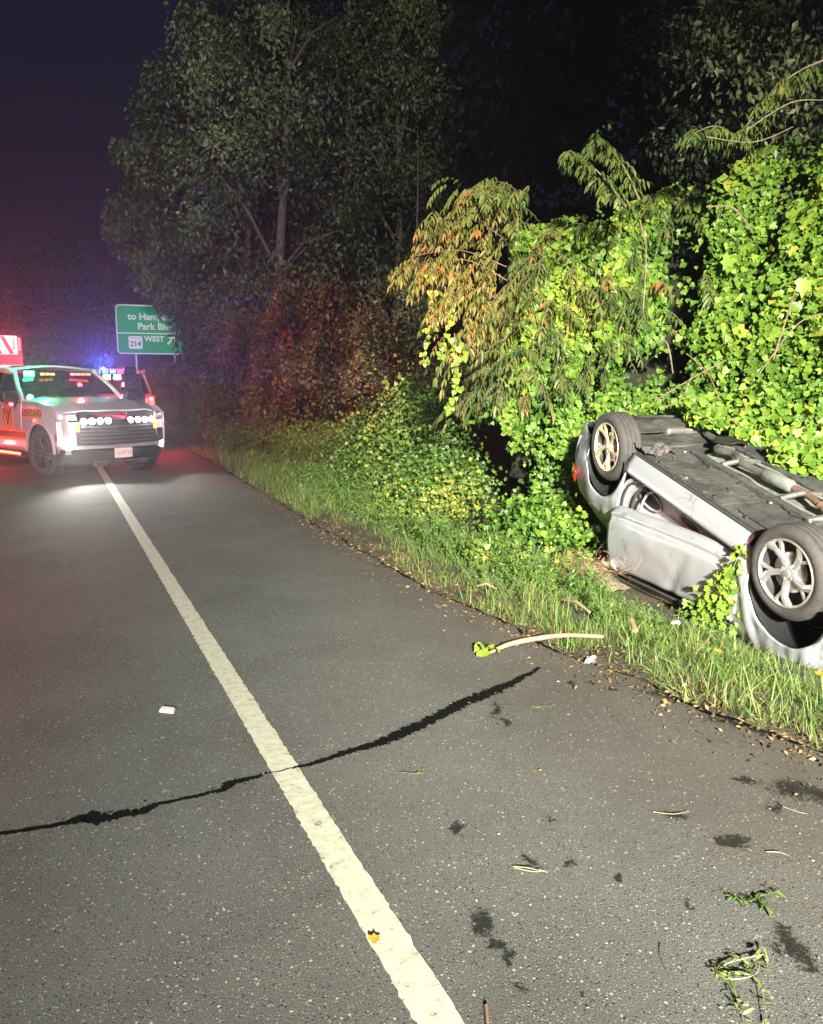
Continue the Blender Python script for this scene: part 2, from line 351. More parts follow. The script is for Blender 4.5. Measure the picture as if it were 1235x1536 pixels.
crack([(438,1154,.010),(470,1147,.016),(500,1137,.020),(540,1123,.028),(575,1115,.036),(605,1100,.045),(650,1080,.040),(690,1058,.045),(735,1040,.050),(775,1022,.028),(812,1002,.012)], 'pavement_crack', seed=5)
crack([(396,1164,.003),(410,1161,.0022),(424,1158,.0025),(438,1154,.003)], 'pavement_crack', z=.0085, seed=3)
mb = MB()
for _ in range(130):
    a, b2 = random.choice([((438,1154), (575,1115)), ((575,1115), (690,1058)), ((690,1058), (775,1022)), ((60,1243), (240,1207)), ((240,1207), (396,1164)), ((735,1040), (770,1090))])
    t = random.random(); p = gp(a[0]*(1-t)+b2[0]*t, a[1]*(1-t)+b2[1]*t) + Vector((random.gauss(0,.03), random.gauss(0,.03), .0045)); r = random.uniform(.002, .007)
    mb.add([p+Vector((r*random.uniform(.4, 1.3)*math.cos(6.28*k/6), r*random.uniform(.4, 1.3)*math.sin(6.28*k/6), 0)) for k in range(6)], [tuple(range(6))])
tag(mb.build('tar_flecks', TAR), kind='stuff', label='small black flecks of tar beside the road crack', cat='tar')
# open joint between the slab and the verge
mb = MB(); vs = []; ys2 = np.arange(-1, 22, .05)
for y in ys2:
    x = float(np.interp(y, ye, top)); w = max(.004, .01+.07*fbm(y, 2, 0, 1.6)+.02*fbm(y, 7, 0, 9))
    vs += [(x-.012-.5*max(.004, w), y, .003), (x+max(.01, w), y, -.012)]
mb.add(vs, [(2*i, 2*i+1, 2*i+3, 2*i+2) for i in range(len(ys2)-1)]); tag(mb.build('edge_joint', TAR), kind='structure')

# ------------------------------------------------------------------ shared vehicle stuff
RUB = mat('tyre_rubber', (.035,.033,.033), .75, col2=(.06,.05,.045), vscale=10, bump=.15, bscale=80)
DARKP = mat('black_plastic', (.02,.02,.022), .45, var=.4)
ALU = mat('alloy_bright', (.72,.70,.68), .28, metal=.8, var=.15)
ALUD = mat('alloy_dark', (.07,.07,.075), .4, metal=.5)
STEEL = mat('steel_parts', (.30,.28,.26), .45, metal=.7, var=.5)
def glassmat(name, tint, gl=.12):
    m = bpy.data.materials.new(name); m.use_nodes = True; n = m.node_tree
    for x in list(n.nodes):
        if x.type == 'BSDF_PRINCIPLED': n.nodes.remove(x)
    t = n.nodes.new('ShaderNodeBsdfTransparent'); t.inputs[0].default_value = (*tint, 1)
    g = n.nodes.new('ShaderNodeBsdfGlossy'); g.inputs['Roughness'].default_value = .04; g.inputs[0].default_value = (1,1,1,1)
    f = n.nodes.new('ShaderNodeFresnel'); f.inputs[0].default_value = 1.5
    mx = n.nodes.new('ShaderNodeMixShader'); n.links.new(f.outputs[0], mx.inputs[0]); n.links.new(t.outputs[0], mx.inputs[1]); n.links.new(g.outputs[0], mx.inputs[2])
    n.links.new(mx.outputs[0], n.nodes['Material Output'].inputs[0]); return m
GLASS = glassmat('vehicle_glass', (.42,.45,.46)); GLASSD = glassmat('dark_glass', (.12,.12,.14))
def emit(name, col, s, base=(.8,.8,.8)): return mat('lit_'+name, base, .3, emit=col, estr=s)
def copytree(o, parent=None):
    c = o.copy(); COL.objects.link(c); c.parent = parent
    for k in list(o.children): copytree(k, c)
    return c

def rim_spokes(rim_r, y0, style):
    mb = MB(); n = 5
    if style == 'pinwheel':
        for k in range(n):
            a0 = 2*math.pi*k/n+.2
            def P(r, a, y): return (r*math.cos(a0+a), y, r*math.sin(a0+a))
            ins = y0-.030; o_ = y0-.004
            # the main blade leans one way and forks at the rim
            L = [(.16, .62, ins), (.40, .30, ins+.004), (.72, .10, o_-.006), (1.0, -.08, o_)]
            Rr = [(.16, -.62, ins), (.40, -.14, ins+.004), (.72, -.16, o_-.006), (1.0, -.36, o_)]
            top_ = [P(r*rim_r, a, y) for r, a, y in L]; bot = [P(r*rim_r, a, y) for r, a, y in Rr]
            mid = [P(r*rim_r, (a+b2)/2, y+.008) for (r, a, y), (_, b2, _) in zip(L, Rr)]
            vs = top_+mid+bot; back = [(x, y-.03, z) for x, y, z in vs]
            fs = []
            for i in range(3): fs += [(i, i+1, i+5, i+4), (i+4, i+5, i+9, i+8)]
            for i in range(3): fs += [(i, i+12, i+13, i+1), (i+8, i+9, i+21, i+20)]
            mb.add(vs+back, fs)
            # second, narrower fork blade
            L2 = [(.55, .16, o_-.016), (.78, .26, o_-.008), (1.0, .33, o_)]; R2 = [(.50, .05, o_-.014), (.75, .15, o_-.008), (1.0, .20, o_)]
            a = [P(r*rim_r, q, y) for r, q, y in L2]; b2 = [P(r*rim_r, q, y) for r, q, y in R2]; vs = a+b2; back = [(x, y-.028, z) for x, y, z in vs]
            mb.add(vs+back, [(0,1,4,3),(1,2,5,4),(0,6,7,1),(1,7,8,2),(3,4,10,9),(4,5,11,10)])
    else:
        for k in range(6):
            for dd in (-.13, .13):
                a0 = 2*math.pi*k/6+dd; d = Vector((math.cos(a0), 0, math.sin(a0))); q = Vector((-d.z, 0, d.x))
                p0 = d*rim_r*.18+Vector((0, y0-.03, 0)); p1 = d*rim_r*1.0+Vector((0, y0-.008, 0)); w = rim_r*.07
                mb.add([p0-q*w, p0+q*w, p1+q*w, p1-q*w]+[v+Vector((0,-.03,0)) for v in (p0-q*w, p0+q*w, p1+q*w, p1-q*w)], [(0,1,2,3),(0,3,7,4),(1,5,6,2)])
    # hub cap and wheel nuts
    mb.lathe([(.001, y0-.012), (.028, y0-.014), (.033, y0-.022), (.062, y0-.030), (.066, y0-.06)], 20)
    for k in range(5):
        a = 2*math.pi*k/5+.5; mb.tube([(.048*math.cos(a), y0-.035, .048*math.sin(a)), (.048*math.cos(a), y0-.02, .048*math.sin(a))], .009, 6)
    return mb
def wheel(parent, x, y, z, rad, wid, rim_r, side, style='pinwheel', rm=None, steer=0, camber=0):
    rm = rm or ALU
    hub = MB().lathe([(.001, 0), (.14, 0), (.15, -.012), (.15, -.03), (.06, -.035), (.05, -wid*.8)], 28, c=(0, -.05, 0)).build('wheel', STEEL, parent, smooth=True)
    hub.location = (x, y, z); hub.rotation_euler = (camber, 0, (0 if side > 0 else math.pi)+steer)
    h = wid/2; pr = [(rim_r+.006, -.012), (rim_r+.03, .002), ((rim_r+rad)/2, .008), (rad-.035, .0), (rad-.014, -.012), (rad-.004, -.028)]
    for g in (.30, .5, .70):
        pr += [(rad, -wid*g+.008), (rad-.009, -wid*g+.004), (rad-.009, -wid*g-.004), (rad, -wid*g-.008)]
    pr += [(rad-.004, -wid+.028), (rad-.014, -wid+.012), (rad-.035, -wid), ((rim_r+rad)/2, -wid-.006), (rim_r, -wid+.004), (rim_r-.01, -wid*.6)]
    t = MB().lathe(pr, 56)
    t.build('tyre', RUB, hub, smooth=True)
    b = rim_spokes(rim_r, 0.0, style)
    b.lathe([(rim_r*1.035, -.008), (rim_r*1.03, .003), (rim_r*.985, .002), (rim_r*.95, -.02)], 48)
    b.build('rim', rm, hub, smooth=False, bevel=.002)
    MB().lathe([(rim_r*.985, -.015), (rim_r*.96, -.05), (rim_r*.90, -wid*.7), (rim_r*.55, -wid*.75), (.02, -wid*.75)], 40).build('rim_barrel', ALUD, hub, smooth=True)
    return hub
def strip(fn_lo, fn_hi, x0, x1, ysf, nu, nv, side=1, dy=0):
    def f(u, v):
        x = x0+(x1-x0)*u; lo, hi = fn_lo(x), fn_hi(x); z = lo+(hi-lo)*v; return (x, side*(ysf(x, z)+dy), z)
    return f

# ------------------------------------------------------------------ the overturned car (built upright, posed upside down)
SIL = mat('silver_paint', (.38,.385,.41), .40, metal=.35, coat=.3, var=.10, vscale=3)
SIL.node_tree.nodes['Principled BSDF'].inputs['Coat Roughness'].default_value = .12
def grime(m, col, p0, p1, sc):
    n = m.node_tree; r = [x for x in n.nodes if x.type == 'VALTORGB'][0]; t = [x for x in n.nodes if x.type == 'TEX_NOISE'][0]
    t.inputs['Scale'].default_value = sc; t.inputs['Detail'].default_value = 9; t.inputs['Roughness'].default_value = .78; t.inputs['Distortion'].default_value = .6
    r.color_ramp.elements[0].position = p0; r.color_ramp.elements[1].position = p1; r.color_ramp.elements[0].color = (*col, 1)
grime(SIL, (.15,.13,.10), .345, .44, 3.2)
SEAL = mat('door_seal', (.05,.045,.05), .6, var=.3); JAMB = mat('jamb_paint', (.36,.34,.36), .4, var=.3)
UNDER = mat('underbody_cover', (.070,.068,.060), .85, col2=(.020,.020,.020), vscale=4, bump=.8, bscale=18)
MUD = mat('dried_mud', (.20,.15,.10), .95, col2=(.09,.07,.05), vscale=12, bump=.8)
SHIELD = mat('heat_shield', (.32,.33,.29), .5, metal=.4, var=.4, vscale=6, bump=.3)
RUST = mat('rusty_pipe', (.20,.12,.08), .7, metal=.3, var=.5)
car = empty('overturned_car', (5.685, 4.973, .879), (R(182.378), R(14.504), R(-99.028)))
tag(car, 'wrecked silver coupe lying on its roof in the verge, wheels in the air', 'car')
def cy(x, z):
    t = 1-.22*max(0, (abs(x)-1.45)/.8)**2
    return t*float(np.interp(z, [.15,.3,.5,.72,.9,1.05,1.35], [.80,.865,.90,.905,.875,.80,.64]))
def dent(p, a, sc, seed=0):
    v = Vector(p)*sc+Vector((seed, 0, 0)); return a*(mnoise.noise(v)+.5*mnoise.noise(v*2.3))
for sd in (1, -1):
    # rear quarter with wheel arch
    def lo(x): 
        d = abs(x+1.35); return .34+math.sqrt(max(0, .395**2-d*d)) if d < .395 else .26
    def hi(x): return float(np.interp(x, [-2.25,-1.9,-1.6,-1.25,-.98,-.9], [.84,.94,1.02,1.16,1.26,1.28]))
    q = MB(); q.patch(lambda u, v: (lambda p: (p[0], p[1]+dent(p, .020, 4, 2), p[2]))(strip(lo, hi, -2.22, -.93, cy, 44, 14, sd)(u, v)), 44, 14)
    q.build('quarter_panel', SIL, car, smooth=True, solid=.012)
    # arch lip and liner
    q = MB(); q.patch(lambda u, v: (-1.35+.39*math.cos(math.pi*(-.08+1.16*u)), sd*(.885-.30*v), .34+.39*math.sin(math.pi*(-.08+1.16*u))), 24, 3)
    q.build('wheel_liner', DARKP, car, smooth=True)
    # front fender, buckled
    def lof(x):
        d = abs(x-1.40); return .34+math.sqrt(max(0, .405**2-d*d)) if d < .405 else .24
    def hif(x): return float(np.interp(x, [.82,1.0,1.6,2.1], [1.0,.99,.95,.84]))
    q = MB()
    def ff(u, v):
        x, y, z = strip(lof, hif, .86, 2.1, cy, 60, 12, sd)(u, v); k = .022*math.exp(-((x-1.12-.5*(z-.8))/.05)**2)
        b = .05*math.exp(-((x-1.62)/.05)**2)*v
        return (x, y+sd*(k-b+dent((x, y, z), .020, 5)), z)
    q.patch(ff, 60, 12); q.build('front_fender', SIL, car, smooth=True, solid=.010)
    q = MB(); q.patch(lambda u, v: (1.40+(.405-.02*v)*math.cos(math.pi*(-.05+1.1*u)), sd*(.895-.33*v), .34+(.405-.02*v)*math.sin(math.pi*(-.05+1.1*u))), 24, 3)
    q.build('wheel_liner', DARKP, car, smooth=True)
    # sill
    q = MB(); q.patch(lambda u, v: (-.96+1.84*u, sd*(.80+.075*math.sin(v*math.pi*.55)), .175+.165*v), 20, 8)
    q.build('sill', SIL, car, smooth=True, solid=.01)
    q = MB(); q.box((-.04, sd*.795, .168), (1.84, .03, .02)); q.box((-.04, sd*.76, .162), (1.80, .025, .018)); q.build('sill_seam', SEAL, car)
    # inner body seen through the opening: stepped jamb, reinforcement with oval holes
    q = MB(); q.patch(lambda u, v: (-.96+1.84*u, sd*(.80-.04*v), .34+.07*v), 16, 2); q.patch(lambda u, v: (-.96+1.84*u, sd*(.755), .41+.42*v), 16, 6)
    q.build('inner_panel', mat('inner_white', (.60,.60,.62), .4, var=.2), car, smooth=False)
    for cx, cz, rx, rz in ((-.62,.52,.19,.075), (.02,.47,.15,.045)):
        q = MB(); pts = [(cx+rx*math.cos(a), sd*.765, cz+rz*math.sin(a)) for a in np.linspace(0, 2*math.pi, 25)]
        q.tube(pts, .014, 6, cap=False); q.build('panel_hole_rim', JAMB, car, smooth=True)
        q = MB(); q.prism([(cx+rx*math.cos(a), sd*.758, cz+rz*math.sin(a)) for a in np.linspace(0, 2*math.pi, 24, endpoint=False)], (0, sd*.004, 0)); q.build('panel_hole_shade', SEAL, car)  # opening is a dark plate, its shade is in the colour
# door pillar of the near side: dark seal curve, grey jamb and latch striker
q = MB(); jp = [(-.80,.36),(-.90,.42),(-.955,.55),(-.965,.70),(-.96,.85),(-.95,.97),(-.90,1.10),(-.80,1.22)]
def spline(pts, n):
    out = []
    for i in range(n+1):
        t = i/n*(len(pts)-1); k = min(int(t), len(pts)-2); f = t-k; p = [np.array(pts[max(0, min(len(pts)-1, j))], float) for j in (k-1, k, k+1, k+2)]
        out.append(.5*((2*p[1])+(-p[0]+p[2])*f+(2*p[0]-5*p[1]+4*p[2]-p[3])*f*f+(-p[0]+3*p[1]-3*p[2]+p[3])*f**3))
    return out
sp = spline(jp, 30)
q.patch(lambda u, v: (sp[int(round(u*30))][0]+.20*v, cy(-.93, sp[int(round(u*30))][1])-.012-.045*v-(.02 if .25 < v < .8 else 0), sp[int(round(u*30))][1]+.02*v), 30, 8); q.build('door_jamb', JAMB, car, smooth=True)
q = MB(); q.tube([(p[0]+.20, cy(-.93, p[1])-.045, p[1]+.02) for p in sp], .014, 8); q.tube([(p[0]+.07, cy(-.93, p[1])-.012, p[1]+.01) for p in sp], .011, 8); q.build('door_seal', SEAL, car, smooth=True)
q = MB(); q.tube([(p[0]+.30, cy(-.93, p[1])-.075, p[1]+.02) for p in sp], .013, 8); q.build('jamb_flange', SIL, car, smooth=True)
q = MB(); q.box((-.86, .868, .80), (.045, .012, .06)); q.tube([(-.87, .87, .79), (-.87, .90, .79), (-.85, .90, .815), (-.85, .87, .815)], .006, 6); q.build('latch_striker', STEEL, car)
# sagging door: hinged at the front, dropped at the rear
th, op = R(11.0), R(4.0); bk = Vector((-math.cos(th)*math.cos(op), math.sin(op), math.sin(th)*math.cos(op))); ups = Vector((math.sin(th), 0, math.cos(th))); outv = Vector((0,1,0))
hp = Vector((.87, .875, .305))
def door_pt(l, h, o=0.0): return hp+bk*l+ups*h+outv*(o+.045*(1-((h-.30)/.34)**2)*(1 if True else 0))
def dooru(u, v):
    l = 1.80*u; H = .60+.04*u; rnd_ = .10*(1-u)**8 + .03*max(0, (u-.93)/.07)**2
    h = rnd_+(H-rnd_)*v; ed = .035*math.exp(-((v-.16)/.05)**2)
    return door_pt(l, h, -ed*.5 + dent((l, h, 0), .012, 2.6, 4) - .02*math.exp(-((l-.5-.6*h)/.06)**2)*v + (-.06*max(0, .10-v)/.10) - .05*max(0, (v-.92)/.08)**2)
q = MB(); q.patch(dooru, 48, 30); d_ = q.build('door', SIL, car, smooth=True, solid=.03)
q = MB(); q.patch(lambda u, v: door_pt(.02+1.76*u, .03+.56*v, -.10), 8, 4); q.build('door_inner_skin', JAMB, d_, smooth=True)
q = MB(); q.tube([door_pt(1.78*t, .612+.04*t, .012) for t in np.linspace(0, 1, 20)], .012, 6); q.build('belt_moulding', SEAL, d_, smooth=True)
q = MB(); q.tube([door_pt(.30+1.4*t, .70+.03*t, -.12+.02*math.sin(5*t)) for t in np.linspace(0, 1, 20)], .016, 6); q.build('window_frame', SIL, d_, smooth=True)
q = MB(); q.add([door_pt(.1, .63, -.05), door_pt(1.7, .68, -.05), door_pt(1.5, .86, -.15), door_pt(.5, .82, -.15)], [(0,1,2,3)]); q.build('side_window', GLASSD, d_)
q = MB(); q.patch(lambda u, v: door_pt(1.62+.20*u, .56+.05*v+.02*math.sin(u*9), .03+.03*math.sin(u*7+v*3)), 8, 3); q.build('torn_edge', SIL, d_, solid=.006)
# underbody
def under(y0, y1, x0, x1, z0, nm, m, amp=.008, nx=40, ny=14, ribs=0):
    q = MB()
    def f(u, v):
        x = x0+(x1-x0)*u; y = y0+(y1-y0)*v; z = z0+dent((x, y, 0), amp, 6, y0)-ribs*.010*(1 if (v*5) % 1 > .7 else 0)
        return (x, y, z)
    q.patch(f, nx, ny); return q.build(nm, m, car, smooth=False, solid=.01, offset=1)
under(.17, .765, -.95, .92, .155, 'floor_cover', UNDER, ribs=0)
under(-.765, -.17, -.95, .92, .155, 'floor_cover', UNDER)
under(.20, .74, -.35, .35, .145, 'floor_cover_patch', UNDER, .006, 20, 8)
under(-.55, .62, -2.15, -1.72, .24, 'rear_undertray', UNDER, .01); under(-.6, .6, -1.72, -.95, .27, 'fuel_tank', UNDER, .02)
under(-.62, .60, .92, 2.1, .20, 'engine_undertray', UNDER, .02)
q = MB(); q.patch(lambda u, v: (-1.0+1.95*u, -.21+.42*v, .158+.09*math.sin(math.pi*v)+dent((u*3, v, 0), .015, 3)), 30, 8); q.build('tunnel_shield', SHIELD, car)
for yy, xx0, xx1 in ((.17, -.75, .9), (-.17, -.95, .75), (-.70, -.9, .9)):
    q = MB(); pts = [(x, yy+.02*math.sin(x*7), .146+.004*math.sin(x*13)) for x in np.linspace(xx0, xx1, 16)]
    q.tube(pts, .014, 6); q.build('floor_rail', SHIELD if yy > -.5 else MUD, car, smooth=True)
# exhaust with flexible joint and resonator
ex = spline([(1.15,.05,.16),(.75,.04,.14),(.55,-.02,.13),(.35,-.05,.12),(.20,-.04,.125)], 30)
q = MB(); q.tube([tuple(p) for p in ex], .030, 10); q.build('exhaust_pipe', RUST, car, smooth=True)
ex = spline([(-.12,-.02,.125),(-.4,.02,.12),(-.62,-.05,.11),(-.85,-.02,.14),(-1.05,-.22,.18),(-1.5,-.35,.22)], 30)
q = MB(); q.tube([tuple(p) for p in ex], .034, 10); q.build('rear_pipe', STEEL, car, smooth=True)
q = MB(); q.tube([(-.15,-.02,.125),(-.12,-.02,.125),(.18,-.04,.12),(.21,-.04,.12)], [.035,.055,.055,.035], 12); q.build('resonator', SHIELD, car, smooth=True)
# ribs, drain plugs, clips, dark plates for torn holes and brackets that step the floor
for sd in (1, -1):
    q = MB(); q.box((.02, sd*.245, .140), (1.7, .07, .03)); q.build('frame_rail', UNDER, car, bevel=.008)
    q = MB(); q.box((.70, sd*.52, .142), (.42, .34, .022)); q.build('access_cover', UNDER, car, bevel=.01)
    for k in range(9):
        q = MB(); q.lathe([(.001, -.012), (.016, -.012), (.020, 0)], 10, axis='z', c=(-.85+.21*k, sd*(.71 if k % 2 else .33), .145)); q.build('clip', DARKP if k % 3 else STEEL, car)
for x, y, a, b2 in ((-.55,.28,.16,.05), (.25,.30,.22,.04), (-.2,.68,.12,.04), (.62,.27,.14,.06), (-.9,-.3,.15,.1)):
    q = MB(); q.prism([(x+a*(.8+.3*math.sin(k*2.7))*math.cos(6.28*k/11), y+b2*(.8+.4*math.sin(k*3.9))*math.sin(6.28*k/11), .1415) for k in range(11)], (0, 0, -.003)); q.build('torn_hole_shade', SEAL, car)  # dark plates drawn for openings, shade put into the colour
q = MB()
for k in range(7): q.lathe([(.034, -.008), (.046, 0), (.034, .008)], 12, axis='x', c=(.58+.018*k, -.01, .132))
q.build('flexible_joint', RUST, car, smooth=True)
q = MB(); q.box((-1.85, -.3, .27), (.35, .6, .14)); q.build('muffler', STEEL, car, bevel=.04)
for a, b2, w in (((.35,.2,.14), (.35,-.2,.14), .05), ((-.45,.2,.14), (-.45,-.2,.14), .05), ((.80,.3,.14), (.80,-.3,.14), .06)):
    q = MB(); q.tube([a, ((a[0]+b2[0])/2, 0, .11), b2], w*.5, 6); q.build('tunnel_brace', STEEL, car)
# loose strips of torn liner and mud along the floor seams
for k in range(26):
    x = random.uniform(-1.0, .95); y = random.choice((.75, .19, -.2, -.62, .5))+random.uniform(-.05, .05); q = MB(); a = random.uniform(0, 3)
    M = Matrix.Rotation(a, 3, 'Z') @ Matrix.Rotation(random.uniform(-.3, .3), 3, 'X'); l = random.uniform(.03, .14)
    q.box((x, y, .142), (l, l*.35, .006), M); q.build('mud_flake' if k % 2 else 'liner_scrap', MUD if k % 2 else UNDER, car)
# crumpled splash guard ahead of the rear wheel
q = MB(); q.patch(lambda u, v: (-1.02+.24*u, .45+.33*v, .13+.05*mnoise.noise(Vector((u*6, v*6, 1)))-.03*math.sin(v*8)), 16, 16); q.build('splash_guard', mat('scuffed_plastic', (.10,.085,.08), .8, var=.5, vscale=20), car)
# axles, arms, struts
q = MB(); q.tube([(-1.35,.75,.27), (-1.35,.3,.30), (-1.35,-.3,.30), (-1.35,-.75,.27)], .035, 8); q.build('rear_axle', STEEL, car, smooth=True)
for sd in (1, -1):
    q = MB(); q.tube([(-1.35, sd*.68, .28), (-.98, sd*.50, .22)], [.03, .04], 8); q.build('trailing_arm', STEEL, car)
    q = MB(); q.tube([(1.35, sd*.70, .26), (1.15, sd*.40, .20), (1.0, sd*.35, .20)], .03, 8); q.build('control_arm', STEEL, car)
    q = MB(); q.tube([(1.45, sd*.62, .34), (1.46, sd*.58, .80)], [.045, .055], 12)
    for k in range(6): q.lathe([(.060, -.010), (.078, 0), (.060, .010)], 14, axis='z', c=(1.455, sd*.60, .50+.04*k))
    q.build('strut_spring', mat('spring_steel', (.03,.03,.035), .35, metal=.5), car, smooth=True)
for sd in (1, -1):
    if sd > 0: wheel(car, -1.35, sd*.885, .235, .345, .22, .235, sd, rm=mat('alloy_warm_lit', (.74,.62,.42), .3, metal=.7, var=.15))  # rear rim: warm light on it is put into the alloy colour
    wheel(car, 1.335, sd*.895, .245, .345, .225, .240, sd, steer=R(-6) if sd > 0 else R(-6))
# bumpers, tail, lamps, boot lid, bonnet, crushed roof
q = MB(); q.patch(lambda u, v: (-2.20-.16*math.sin(math.pi*u)-.05*math.sin(math.pi*v), .74-1.48*u, .40+.44*v), 20, 10); q.build('rear_bumper', SIL, car, smooth=True, solid=.01)
q = MB(); q.patch(lambda u, v: (-2.14-.16*math.sin(math.pi*u)-.04*v, .72-1.44*u, .24+.18*v), 20, 4); q.build('rear_valance', DARKP, car, smooth=True, solid=.01)
q = MB(); q.patch(lambda u, v: (2.1+.22*math.sin(math.pi*u)+.04*math.sin(math.pi*v), .74-1.48*u, .24+.56*v), 20, 10); q.build('front_bumper', SIL, car, smooth=True, solid=.01)
for sd in (1, -1):
    q = MB(); q.patch(lambda u, v: (-2.20+.22*u, sd*(.755+.075*u+.012), .72+.13*v), 6, 4); q.build('tail_light', mat('tail_red', (.45,.01,.01), .15, coat=1), car, smooth=True, solid=.02)
q = MB(); q.patch(lambda u, v: (-2.2+.75*u, (.70-1.40*v), .86+.16*u), 8, 6); q.build('boot_lid', SIL, car, smooth=True, solid=.01)
q = MB(); q.patch(lambda u, v: (.95+1.2*u, .80-1.6*v, 1.0-.12*u+.03*math.sin(math.pi*v)+.04*math.sin(u*5)), 12, 8); q.build('bonnet', SIL, car, smooth=True, solid=.01)
q = MB(); q.patch(lambda u, v: (-1.45+2.2*u, .62-1.24*v, 1.24+.05*math.sin(u*7+v*4)), 12, 8); q.build('crushed_roof', SIL, car, smooth=True, solid=.01)
for sd in (1, -1):
    q = MB(); q.tube([(.95, sd*.78, 1.0), (.55, sd*.70, 1.14), (.25, sd*.64, 1.24)], .035, 6); q.build('windscreen_pillar', SIL, car, smooth=True)
q = MB(); q.add([(.9,.74,1.0), (.9,-.74,1.0), (.35,-.6,1.2), (.35,.6,1.2)], [(0,1,2,3)]); q.build('windscreen', GLASSD, car)
q = MB(); q.box((0, 0, .62), (1.9, 1.46, .5)); q.build('cabin_interior', SEAL, car)
for sd in (1, -1):
    q = MB(); q.box((1.5, sd*.30, .55), (1.1, .5, .6)); q.build('engine_bay', DARKP, car)

# ------------------------------------------------------------------ sport utility vehicles
def suv(name, loc, heading, paint, label, cat='suv', police=False, steer=0):
    root = empty(name, loc, (0, 0, heading)); tag(root, label, cat)
    def ys(x, z):
        t = 1-.13*max(0, (x-1.9)/.65)**2-.06*max(0, (-x-2.3)/.45)**2
        return t*float(np.interp(z, [.30,.55,.9,1.15,1.30,1.36,1.86], [.92,.97,.985,.975,.935,.905,.73]))
    def arch(cx, r, base):
        return lambda x: .42+math.sqrt(max(0, r*r-(x-cx)**2)) if abs(x-cx) < r else base
    hoodz = lambda x: float(np.interp(x, [1.0,1.6,2.2,2.5], [1.26,1.24,1.17,1.06]))
    for sd in (1, -1):
        for nm, x0, x1, lo, hi in (('front_fender', 1.12, 2.50, arch(1.72, .50, .42), hoodz), ('front_door', .03, 1.10, lambda x: .42, lambda x: 1.30),
                                   ('rear_door', -1.02, .01, arch(-1.36, .50, .42), lambda x: 1.30), ('quarter_panel', -2.66, -1.04, arch(-1.36, .50, .42), lambda x: 1.30)):
            if nm == 'front_door' and sd == 1 and not police:
                # the driver's door stands open
                d = empty('front_door', (1.08, .99, 0), (0, 0, R(-50))); d.parent = root; d.name = 'open_door'
                q = MB(); q.patch(lambda u, v: (-1.07*u, .02*math.sin(math.pi*v), .42+.86*v), 8, 8); dd = q.build('door_skin', paint, d, smooth=True, solid=.05)
                q = MB(); q.tube([(0,0,1.28),(-.42,-.13,1.80),(-.55,-.16,1.86),(-.98,-.16,1.86),(-1.05,-.10,1.6),(-1.07,0,1.28)], .030, 6); q.build('window_frame', DARKP, d, smooth=True)
                q = MB(); q.add([(-.02,0,1.28),(-.42,-.13,1.80),(-.55,-.15,1.85),(-.98,-.15,1.85),(-1.05,0,1.28)], [(0,1,2,3,4)]); q.build('window_glass', GLASS, d)
                continue
            q = MB(); q.patch(strip(lo, hi, x0, x1, ys, 30, 10, sd), 30, 10); q.build(nm, paint, root, smooth=True, solid=.02)
        for cx in (1.72, -1.36):
            q = MB(); q.patch(lambda u, v: (cx+.50*math.cos(math.pi*u), sd*(.965-.40*v), .42+.50*math.sin(math.pi*u)), 20, 2); q.build('wheel_liner', DARKP, root, smooth=True)
            q = MB(); q.tube([(cx+.505*math.cos(a), sd*.972, .42+.505*math.sin(a)) for a in np.linspace(0, math.pi, 18)], .028, 6); q.build('arch_trim', paint if not police else DARKP, root, smooth=True)
            wheel(root, cx, sd*.955, .405, .405, .27, .265, sd, 'twin', ALUD if True else None, steer if cx > 0 else 0)
        q = MB(); q.box((.15, sd*.98, .36), (2.1, .16, .07)); q.build('running_board', DARKP, root, bevel=.01)
        # side glass and pillars
        g = MB(); g.patch(lambda u, v: (lambda x, z: (x, sd*(ys(x, z)-.006), z))((1.06-.62*v if u == 0 else None) or (1.06-.62*v)*(1-u)+(.06)*u, 1.31+.46*v), 6, 4)
        if not (sd == 1 and not police): g.build('side_window', GLASS, root, smooth=True)
        for x0, x1 in ((-1.0, -.02), (-2.45, -1.12)):
            g = MB(); g.patch(lambda u, v: (x0+(x1-x0)*u-(0), sd*(ys(x0, 1.31+.46*v)-.006), 1.31+.46*v), 4, 4); g.build('side_window', GLASS if x0 > -2 else GLASSD, root, smooth=True)
        for x in (.02, -1.06, -2.5):
            q = MB(); q.patch(lambda u, v: (x-.06+.12*u, sd*ys(x, 1.29+.50*v), 1.29+.50*v), 1, 4); q.build('door_pillar', DARKP if x > -2 else paint, root, solid=.04)
        q = MB(); q.tube([(1.10, sd*.92, 1.27), (.80, sd*.87, 1.50), (.46, sd*.76, 1.76), (.30, sd*.73, 1.81)], .038, 8); q.build('windscreen_pillar', paint, root, smooth=True)
        q = MB(); q.tube([(.46, sd*.775, 1.785), (-.8, sd*.77, 1.85), (-2.4, sd*.75, 1.83)], .05, 8); q.build('roof_rail', paint, root, smooth=True)
        q = MB(); q.box((1.02, sd*1.13, 1.34), (.16, .26, .19)); q.build('wing_mirror', DARKP, root, bevel=.04)
        q = MB(); q.box((.42, sd*1.03, 1.16), (.20, .03, .035)); 
        if not (sd == 1 and not police): q.build('door_handle', paint, root, bevel=.008)
    q = MB(); q.patch(lambda u, v: (.34-2.80*u, .775-1.55*v, 1.82+.07*math.sin(math.pi*v)+.03*math.sin(math.pi*u)), 12, 12); q.build('roof', paint, root, smooth=True, solid=.03)
    def hood(u, v):
        x = 1.08+1.44*u; w = ys(min(x, 2.3), 1.15)-.03; yy = w*(1-2*v); r = abs(yy)/w
        x2 = x-.28*u*r**3; return (x2, yy, hoodz(x)+.05*(1-r**4)+.022*(math.exp(-((r-.62)/.06)**2)))
    q = MB(); q.patch(hood, 20, 24); q.build('hood', paint, root, smooth=True, solid=.02)
